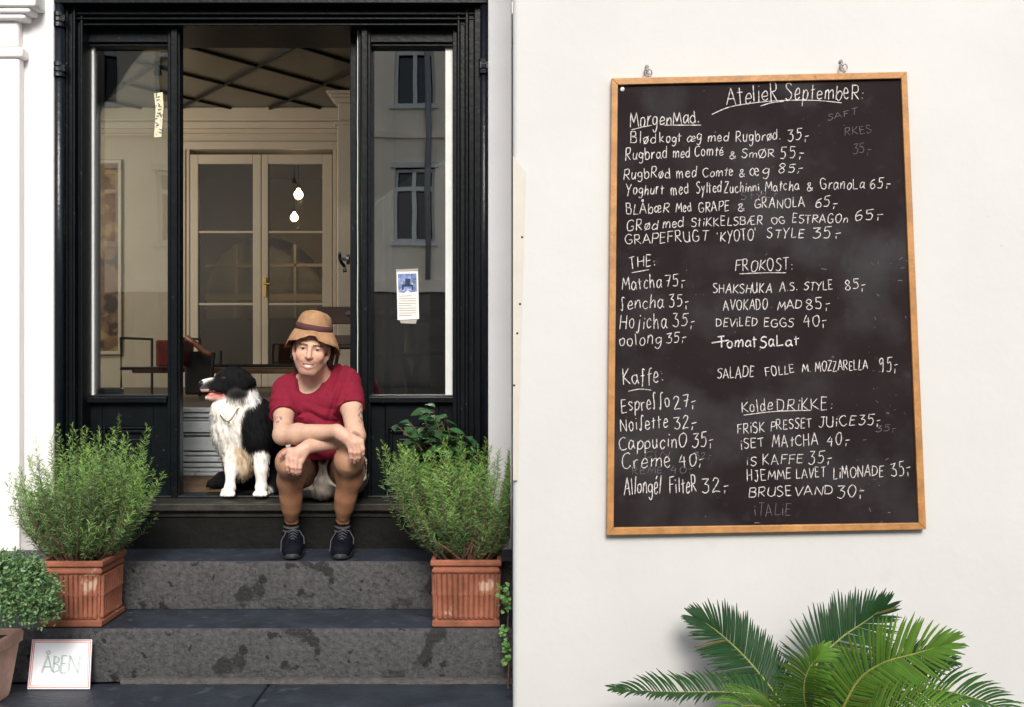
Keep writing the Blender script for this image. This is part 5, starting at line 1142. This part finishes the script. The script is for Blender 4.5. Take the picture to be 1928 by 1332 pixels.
# t-shirt
def between(p, a, b): return (p - a) / (b - a)
def sleeve(s, e, tEnd, rad):
    d = (e - s) / np.linalg.norm(e - s); q = s + (e - s) * tEnd
    return [Cap(s + np.array([0, .0, .004]), s + (e - s) * (tEnd * .5), rad * .97, rad, .035), Cap(s + (e - s) * (tEnd * .5), q, rad, rad * 1.06, .03)], q, d
slL, qL, dL = sleeve(sL, eL, .58, .0575); slR, qR, dR = sleeve(sR, eR, .50, .0575)
gs = Grid((-1.135, 4.80, .70), (-.61, 5.34, 1.285), .0038)
gs.add(torso[1:], .013).add([Ell((-.87, 5.15, .80), (.168, .13, .10), .05)], 0).add(slL + slR).add([Cap((-.89, 5.0, .98), (-.885, 4.95, .84), .10, .085, .06)])
x, y, z = gs.ax[0][:, None, None], gs.ax[1][None, :, None], gs.ax[2][None, None, :]
# folds: drapes under the neckline, pulls from the shoulders, creases at the sleeves
u = x + .882
def crease(p): return 1 - 2 * np.sqrt(np.sin(p / 2) ** 2 + .004)
drape = crease((z * 1.0 + 2.6 * u * u + .16 * u + .012 * np.sin(u * 40)) * 2 * np.pi / .058 + 1.2) * np.exp(-(u / .11) ** 2) * np.clip((1.10 - z) / .06, 0, 1)
pullR = crease(((u - .09) * .95 - (z - 1.1) * .35) * 2 * np.pi / .040) * np.exp(-((u - .095) / .05) ** 2) * np.clip((z - .98) / .06, 0, 1)
pullL = crease(((u + .10) * .8 + (z - 1.05) * .55) * 2 * np.pi / .042) * np.exp(-((u + .105) / .045) ** 2) * np.clip((1.16 - z) / .06, 0, 1)
slv = crease((z + .5 * y + .25 * np.abs(u) + .006 * np.sin(y * 60 + x * 30)) * 2 * np.pi / .046) * (np.abs(u) > .135) * np.clip((1.15 - z) / .05, 0, 1)
gs.f = (gs.f + .0062 * drape + .0058 * pullR + .0055 * pullL + .0042 * slv + .001 * np.sin(x * 90 + z * 60) * np.sin(z * 110 + y * 40)).astype(np.float32)
# sleeve ends are cut square and hollow
for q, d, s, e in ((qL, dL, sL, eL), (qR, dR, sR, eR)):
    pl = (x - q[0]) * d[0] + (y - q[1]) * d[1] + (z - q[2]) * d[2] + .0012 * np.sin(x * 90)
    rad2 = (x - q[0] - pl * d[0]) ** 2 + (y - q[1] - pl * d[1]) ** 2 + (z - q[2] - pl * d[2]) ** 2
    near2 = (rad2 < .088 ** 2) & (pl > -.02) & (pl < .11)
    gs.f = np.where(near2, np.maximum(gs.f, pl), gs.f).astype(np.float32)
    gs.cut([Cap(q - d * .028, q + d * .05, .0490, .0515, .002)])
gs.f = np.where(y < 5.10, np.maximum(gs.f, .835 - z), gs.f).astype(np.float32)
gs.cut([Ell(P(577, 690, 4.90), (.088, .10, .126), .004), Cap(P(580, 690, 4.98), P(580, 640, 5.02), .075, .08, .004)])
V, Q = gs.mesh(); V = laplace(V, Q, 1, .35); vbuild('t_shirt', V, Q, M_shirt, man)
# shorts
gp = Grid((-1.08, 4.80, .625), (-.66, 5.36, .93), .004)
gp.add([Ell((-.87, 5.18, .735), (.185, .14, .112), .03), Cap(hL, hL + (kL - hL) * .50, .106, .098, .03), Cap(hR_, hR_ + (kR - hR_) * .50, .106, .098, .03), Ell((-.87, 5.03, .735), (.085, .12, .10), .04)])
x, y, z = gp.ax[0][:, None, None], gp.ax[1][None, :, None], gp.ax[2][None, None, :]
gp.f = (gp.f + .003 * np.sin((x + .87) * 2 * np.pi / .028) * np.clip((.80 - z) / .05, 0, 1) * np.exp(-((x + .87) / .06) ** 2) + .0015 * np.sin(z * 150 + y * 70 + x * 40)).astype(np.float32)
gp.f = np.maximum(gp.f, .629 - z).astype(np.float32)
for h0, k0 in ((hL, kL), (hR_, kR)):
    q = h0 + (k0 - h0) * .50; d = (k0 - h0) / np.linalg.norm(k0 - h0); pl = (x - q[0]) * d[0] + (y - q[1]) * d[1] + (z - q[2]) * d[2]
    near = (np.sqrt((x - q[0]) ** 2 + (y - q[1]) ** 2 + (z - q[2]) ** 2) < .15) & (np.sign(x + .87) == np.sign(h0[0] + .87)) & (np.abs(x + .87) > .02)
    gp.f = np.where(near, np.maximum(gp.f, pl), gp.f).astype(np.float32); gp.cut([Cap(q - d * .03, q + d * .04, .087, .09, .003)])
V, Q = gp.mesh(); V = laplace(V, Q, 1, .4); vbuild('shorts', V, Q, M_short, man)
# socks and trainers
for a, tip in ((aL, tL), (aR, tR)):
    mb = MB(); ring = []; zs = [(.014, .0315), (.004, .034), (-.004, .034), (-.010, .0385), (-.016, .037), (-.022, .0385), (-.028, .037), (-.034, .0385), (-.040, .0375), (-.075, .036)]; cs = []; vs = []; nn = 28
    for i, (dz, r) in enumerate(zs):
        for j in range(nn):
            t = 2 * math.pi * j / nn; wob = .0012 * math.sin(5 * t + i); vs.append(a + np.array([(r + wob) * math.cos(t), (r + wob) * 1.08 * math.sin(t) - .0 + dz * .25, dz + .003 * math.sin(t * 2 + 1)])); cs.append((.085, .082, .078) if i in (4, 7) else (.004, .004, .005))
    fs = [(i * nn + j, i * nn + (j + 1) % nn, (i + 1) * nn + (j + 1) % nn, (i + 1) * nn + j) for i in range(len(zs) - 1) for j in range(nn)]
    vbuild('sock', vs, fs, M_sock, man, np.array(cs))
    z0 = .4165; hl = np.array([a[0] + .002, 4.955, 0]); tp = np.array([tip[0], 4.752, 0]); ax = (tp - hl); ax /= np.linalg.norm(ax); sd = np.array([-ax[1], ax[0], 0])
    def S3(u, v, zz): q = hl + ax * u + sd * v; return np.array([q[0], q[1], z0 + zz])
    gq = Grid((a[0] - .085, 4.68, .412), (a[0] + .10, 5.02, .56), .0032)
    gq.add([Cap(S3(.0, 0, .05), S3(.06, 0, .052), .036, .036, .03), Cap(S3(.06, 0, .052), S3(.205, 0, .038), .037, .030, .03), Cap(S3(.12, -.022, .036), S3(.195, -.016, .034), .024, .024, .03), Cap(S3(.12, .022, .036), S3(.195, .016, .034), .024, .024, .03), Cap(S3(-.01, 0, .06), S3(.025, 0, .092), .032, .036, .03), Cap(S3(.05, 0, .075), S3(.10, 0, .062), .030, .026, .03)])
    gq.cut([Cap(S3(-.005, 0, .10), S3(.012, 0, .15), .031, .04, .004)])
    gq.f = np.maximum(gq.f, z0 + .012 - gq.ax[2][None, None, :]).astype(np.float32); V, Q = gq.mesh(); V = laplace(V, Q, 1, .4); sh = vbuild('shoe', V, Q, M_shoe, man)
    # sole
    mb = MB(); n = 40; vs = []; fs = []
    def outl(t):
        c, s = math.cos(t), math.sin(t); u = .105 + .142 * c; w = .040 + .008 * c - .006 * math.cos(2 * t); return u, w * s * (1.05)
    for dz, gr in ((.0, .94), (.004, 1), (.020, 1.02), (.024, .97)):
        for i in range(n): u, v = outl(2 * math.pi * i / n); vs.append(S3(.105 + (u - .105) * gr, v * gr, dz + .006 * max(0, (u - .2) / .05)))
    for k in range(3):
        for i in range(n): fs.append((k * n + i, k * n + (i + 1) % n, (k + 1) * n + (i + 1) % n, (k + 1) * n + i))
    fs += [tuple(range(n - 1, -1, -1)), tuple(range(3 * n, 4 * n))]; mb.add(vs, fs); mb.build('sole', M_sole, sh, smooth=True)
    lc = MB()
    for i in range(5):
        u = .075 + i * .022; zt = .105 - i * .0085; wv = .020 - .001 * i
        lc.tube([S3(u + .010, -wv, zt - .010), S3(u + .004, 0, zt + .001), S3(u - .006, wv, zt - .010)], .0026, 6); lc.tube([S3(u - .006, -wv, zt - .010), S3(u + .004, 0, zt + .002), S3(u + .010, wv, zt - .010)], .0026, 6)
    lc.tube([S3(.075, 0, .108), S3(.07, .03, .100), S3(.10, .048, .075), S3(.12, .050, .05)], .0024, 6); lc.tube([S3(.075, 0, .108), S3(.072, -.03, .098), S3(.115, -.050, .065), S3(.14, -.050, .035)], .0024, 6)
    lc.build('laces', M_lace, sh)
    st = MB().tube([S3(.16, -.052, .028), S3(.10, -.042, .05), S3(.05, -.036, .075)], .003, 6); st.build('trim_stripe', M_lace, sh)

# ================================================================== THE DOG
BLK, WHT, CRM, PNK = (.006, .006, .007), (.84, .80, .74), (.60, .47, .33), (.70, .55, .48)
dog = thing('dog', 'black and white long haired dog sitting in the doorway and looking left', 'dog', (-1.27, 5.2, .64))
def D(px, py, Y): return P(px, py, Y)
fw = np.array([-.90, -.43, -.04]); fw /= np.linalg.norm(fw); dr_ = np.cross(fw, [0, 0, 1]); dr_ /= np.linalg.norm(dr_); du_ = np.cross(dr_, fw); DM = np.array([fw, dr_, du_])
HC = D(436, 716, 5.19)
def dh(a, b, c): return HC + a * fw + b * dr_ + c * du_          # forward, to the dog's right (away from us), up
dogp = [
 Ell(D(434, 802, 5.225), (.090, .09, .145), .04, WHT), Ell(D(450, 862, 5.225), (.075, .065, .105), .04, CRM), Ell(D(484, 804, 5.265), (.098, .12, .145), .05, BLK), Ell(D(490, 828, 5.225), (.066, .08, .085), .04, BLK), Ell(D(492, 855, 5.40), (.115, .15, .13), .05, BLK), Ell(D(508, 888, 5.42), (.10, .13, .10), .05, BLK),
 Cap(D(446, 775, 5.25), D(446, 735, 5.23), .098, .082, .04, WHT), Ell(D(474, 753, 5.215), (.036, .045, .062), .02, (.80, .79, .78)), Ell(D(444, 742, 5.225), (.066, .072, .042), .03, BLK), Ell(D(420, 770, 5.19), (.055, .05, .05), .03, WHT),
 Ell(dh(.0, 0, .0), (.078, .068, .064), .02, BLK, DM), Ell(dh(-.035, 0, -.015), (.062, .066, .062), .03, BLK, DM), Ell(dh(-.022, 0, -.062), (.060, .064, .046), .03, BLK, DM),
 Cap(dh(.045, 0, -.018), dh(.118, 0, -.028), .040, .031, .02, BLK), Cap(dh(.098, .0, .002), dh(.128, 0, -.008), .014, .018, .012, WHT), Ell(dh(.122, 0, -.032), (.020, .022, .016), .01, WHT, DM),
 Ell(dh(.050, -.030, -.036), (.042, .022, .024), .015, BLK, DM), Ell(dh(.050, .030, -.036), (.042, .022, .024), .015, BLK, DM),
 Cap(dh(.03, 0, -.070), dh(.100, 0, -.078), .022, .0145, .012, (.62, .36, .30)), Ell(dh(.108, 0, -.077), (.018, .016, .010), .008, PNK, DM),
 Cap(dh(.04, -.035, .036), dh(.056, -.030, .030), .010, .009, .01, BLK), Cap(dh(.04, .035, .036), dh(.056, .030, .030), .010, .009, .01, BLK),
 Cap(dh(-.035, -.060, .030), dh(-.085, -.074, -.004), .020, .012, .012, BLK), Cap(dh(-.035, .060, .030), dh(-.085, .074, .0), .020, .012, .012, BLK), Ell(dh(-.050, -.068, -.010), (.034, .012, .030), .015, BLK, DM),
]
legsD = [Cap(D(436, 840, 5.20), D(435, 885, 5.165), .033, .025, .03, WHT), Cap(D(435, 885, 5.165), D(433, 917, 5.155), .0245, .0225, .02, WHT), Cap(D(433, 920, 5.15), D(430, 929, 5.115), .027, .024, .015, WHT), 
 Cap(D(491, 862, 5.18), D(492, 884, 5.172), .036, .030, .02, WHT), Cap(D(492, 882, 5.172), D(492, 915, 5.16), .0285, .0245, .02, (.76, .66, .62)), Cap(D(492, 919, 5.155), D(491, 928.5, 5.12), .028, .025, .015, WHT)]
for cx_, cy_ in ((430, 5.115), (491, 5.12)):
    for dx in (-.021, -.007, .007, .021): c = D(cx_, 931, cy_); legsD.append(Cap((c[0] + dx, cy_ - .002, .656), (c[0] + dx * 1.15, cy_ - .026 + abs(dx) * .4, .652), .0125, .0105, .004, WHT))
legsD += [Cap(D(505, 900, 5.36), D(515, 922, 5.26), .06, .03, .03, BLK), Cap(D(505, 925, 5.28), D(500, 929, 5.20), .028, .024, .02, (.62, .60, .58)), Cap(D(452, 905, 5.40), D(438, 918, 5.30), .06, .03, .03, BLK), Cap(D(440, 922, 5.32), D(424, 927, 5.25), .027, .022, .02, (.60, .58, .56)),
 Cap(D(470, 905, 5.50), D(420, 906, 5.46), .045, .042, .03, BLK), Cap(D(420, 906, 5.46), D(398, 911, 5.40), .042, .022, .03, BLK)]
gd = Grid((-1.60, 5.02, .635), (-1.02, 5.66, 1.285), .0042); gd.add(dogp)
gd.cut([Ell(dh(.085, -.0, -.056), (.075, .05, .0075), .004, None, DM), Cap(dh(.04, -.034, -.050), dh(.13, -.018, -.056), .006, .006, .003), Ell(dh(.046, -.062, .016), (.013, .010, .006), .004, None, DM)])
gd.add(legsD)
xx, yy, zz = np.meshgrid(*gd.ax, indexing='ij')
fl = np.clip((zz - .70) / .1, 0, 1) * np.clip((1.13 - zz) / .06, .12, 1)
gd.f += (.0020 * fl * (np.sin(xx * 150 + zz * 40 + np.sin(zz * 60) * 1.3) * np.sin(yy * 140 + zz * 26 + 1) + .5 * np.sin(xx * 330 + zz * 70) * np.sin(yy * 300))).astype(np.float32)
gd.f = np.maximum(gd.f, .6405 - zz).astype(np.float32)
V, Q = gd.mesh(); C = prim_cols(V, dogp + legsD, .0028)
# coat boundaries: white ruff and bib in front, black saddle behind
hd = (V - HC) @ DM.T
eye = np.linalg.norm((hd - [.048, -.058, .014]) / [.013, .02, .0045], axis=1) < 1; C[eye] = (.05, .028, .02)
inm = (hd[:, 2] < -.044) & (hd[:, 2] > -.078) & (hd[:, 0] > .012) & (hd[:, 0] < .12) & (np.abs(hd[:, 1]) < .036) ; C[inm] = (.58, .25, .22)
lipw = (np.abs(hd[:, 2] + .043) < .008) & (hd[:, 0] > .112); C[lipw] = (.60, .40, .36)
C *= (1 + .10 * np.sin(V[:, 0] * 210 + V[:, 2] * 60))[:, None]
body = vbuild('body', V, Q, M_fur, dog, np.clip(C, 0, 1))
MB().lathe((0, 0, 0), [(.004, -.012), (.0155, -.004), (.0155, .006), (.006, .012)], 16).build('tmp', M_nose, None) if False else None
gn = Grid(dh(.140, 0, -.01) - .04, dh(.140, 0, -.01) + .04, .002); gn.add([Ell(dh(.135, 0, -.013), (.018, .0215, .0195), .004, None, DM)]).cut([Ell(dh(.153, -.008, -.013), (.006, .004, .003), .002, None, DM), Ell(dh(.153, .008, -.013), (.006, .004, .003), .002, None, DM)])
V2, Q2 = gn.mesh(); vbuild('nose', V2, Q2, M_nose, dog)
gt = Grid(dh(.08, 0, -.065) - .08, dh(.08, 0, -.065) + .08, .0026); gt.add([Cap(dh(.02, 0, -.056), dh(.100, -.004, -.063), .014, .011, .004)]); 
V2, Q2 = gt.mesh(); vbuild('tongue', V2, Q2, M_tongue, dog)
# loose hair standing off the coat
ev = np.cross(V[Q[:, 2]] - V[Q[:, 0]], V[Q[:, 3]] - V[Q[:, 1]]); ev /= np.linalg.norm(ev, axis=1)[:, None] + 1e-12
cen = V[Q].mean(1); cc = C[Q].mean(1)
ns = []; random.seed(4); pick = RNG.random(len(Q))
vs = []; fs = []; cs = []
hdc = (cen - HC) @ DM.T
for i in range(len(Q)):
    z = cen[i, 2]; onhead = hdc[i, 0] > -.075 and z > 1.10
    muzz = hdc[i, 0] > .055 and z > 1.06
    leg_ = z < .80 and cen[i, 1] < 5.19
    if muzz or leg_: continue
    pr = .10 if onhead else (.06 if leg_ else .34)
    if pick[i] > pr: continue
    ln = random.uniform(.006, .011) if onhead else (random.uniform(.008, .016) if leg_ else random.uniform(.014, .030))
    nrm = ev[i]; dwn = np.array([random.gauss(0, .25) + .15, random.gauss(0, .25), -1.]); d = nrm * random.uniform(.16, .36) + dwn * .75; d /= np.linalg.norm(d)
    a = np.cross(d, nrm + np.array([random.gauss(0, .3) for _ in range(3)])); a /= np.linalg.norm(a) + 1e-9; w_ = random.uniform(.0012, .0022); p = cen[i] - nrm * .001; o = len(vs); q = p + d * ln * .55
    e = p + d * ln + np.array([0, 0, -.15 * ln]) - nrm * ln * .15
    if e[2] < .643: continue
    vs += [p - a * w_, p + a * w_, q + a * w_ * .8, e, q - a * w_ * .8]; fs.append((o, o + 1, o + 2, o + 3, o + 4)); c_ = np.clip(cc[i] * random.uniform(.9, 1.08), 0, .88); cs += [c_] * 5; ns += [nrm] * 5
coat = vbuild('coat', vs, fs, M_fur, dog, np.array(cs))
coat.data.normals_split_custom_set_from_vertices([tuple(n_) for n_ in ns])
# cord collar with a tag
col_ = MB(); cpts = [D(416, 782, 5.14), D(425, 792, 5.118), D(433, 793, 5.115), D(440, 785, 5.12), D(447, 773, 5.145), D(452, 768, 5.17)]
col_.tube(smooth_pts([tuple(p + np.array([0, -.012, 0])) for p in cpts], 5), .0026, 6); k = col_.build('collar', mat('tan_leather_cord', (.12, .085, .045), .8, .3, 60), dog)
c = D(431, 796, 5.098); MB().lathe(c, [(.002, -.002), (.006, -.0015), (.006, .0015), (.002, .002)], 12, 1).build('collar_tag', M_brass, k)
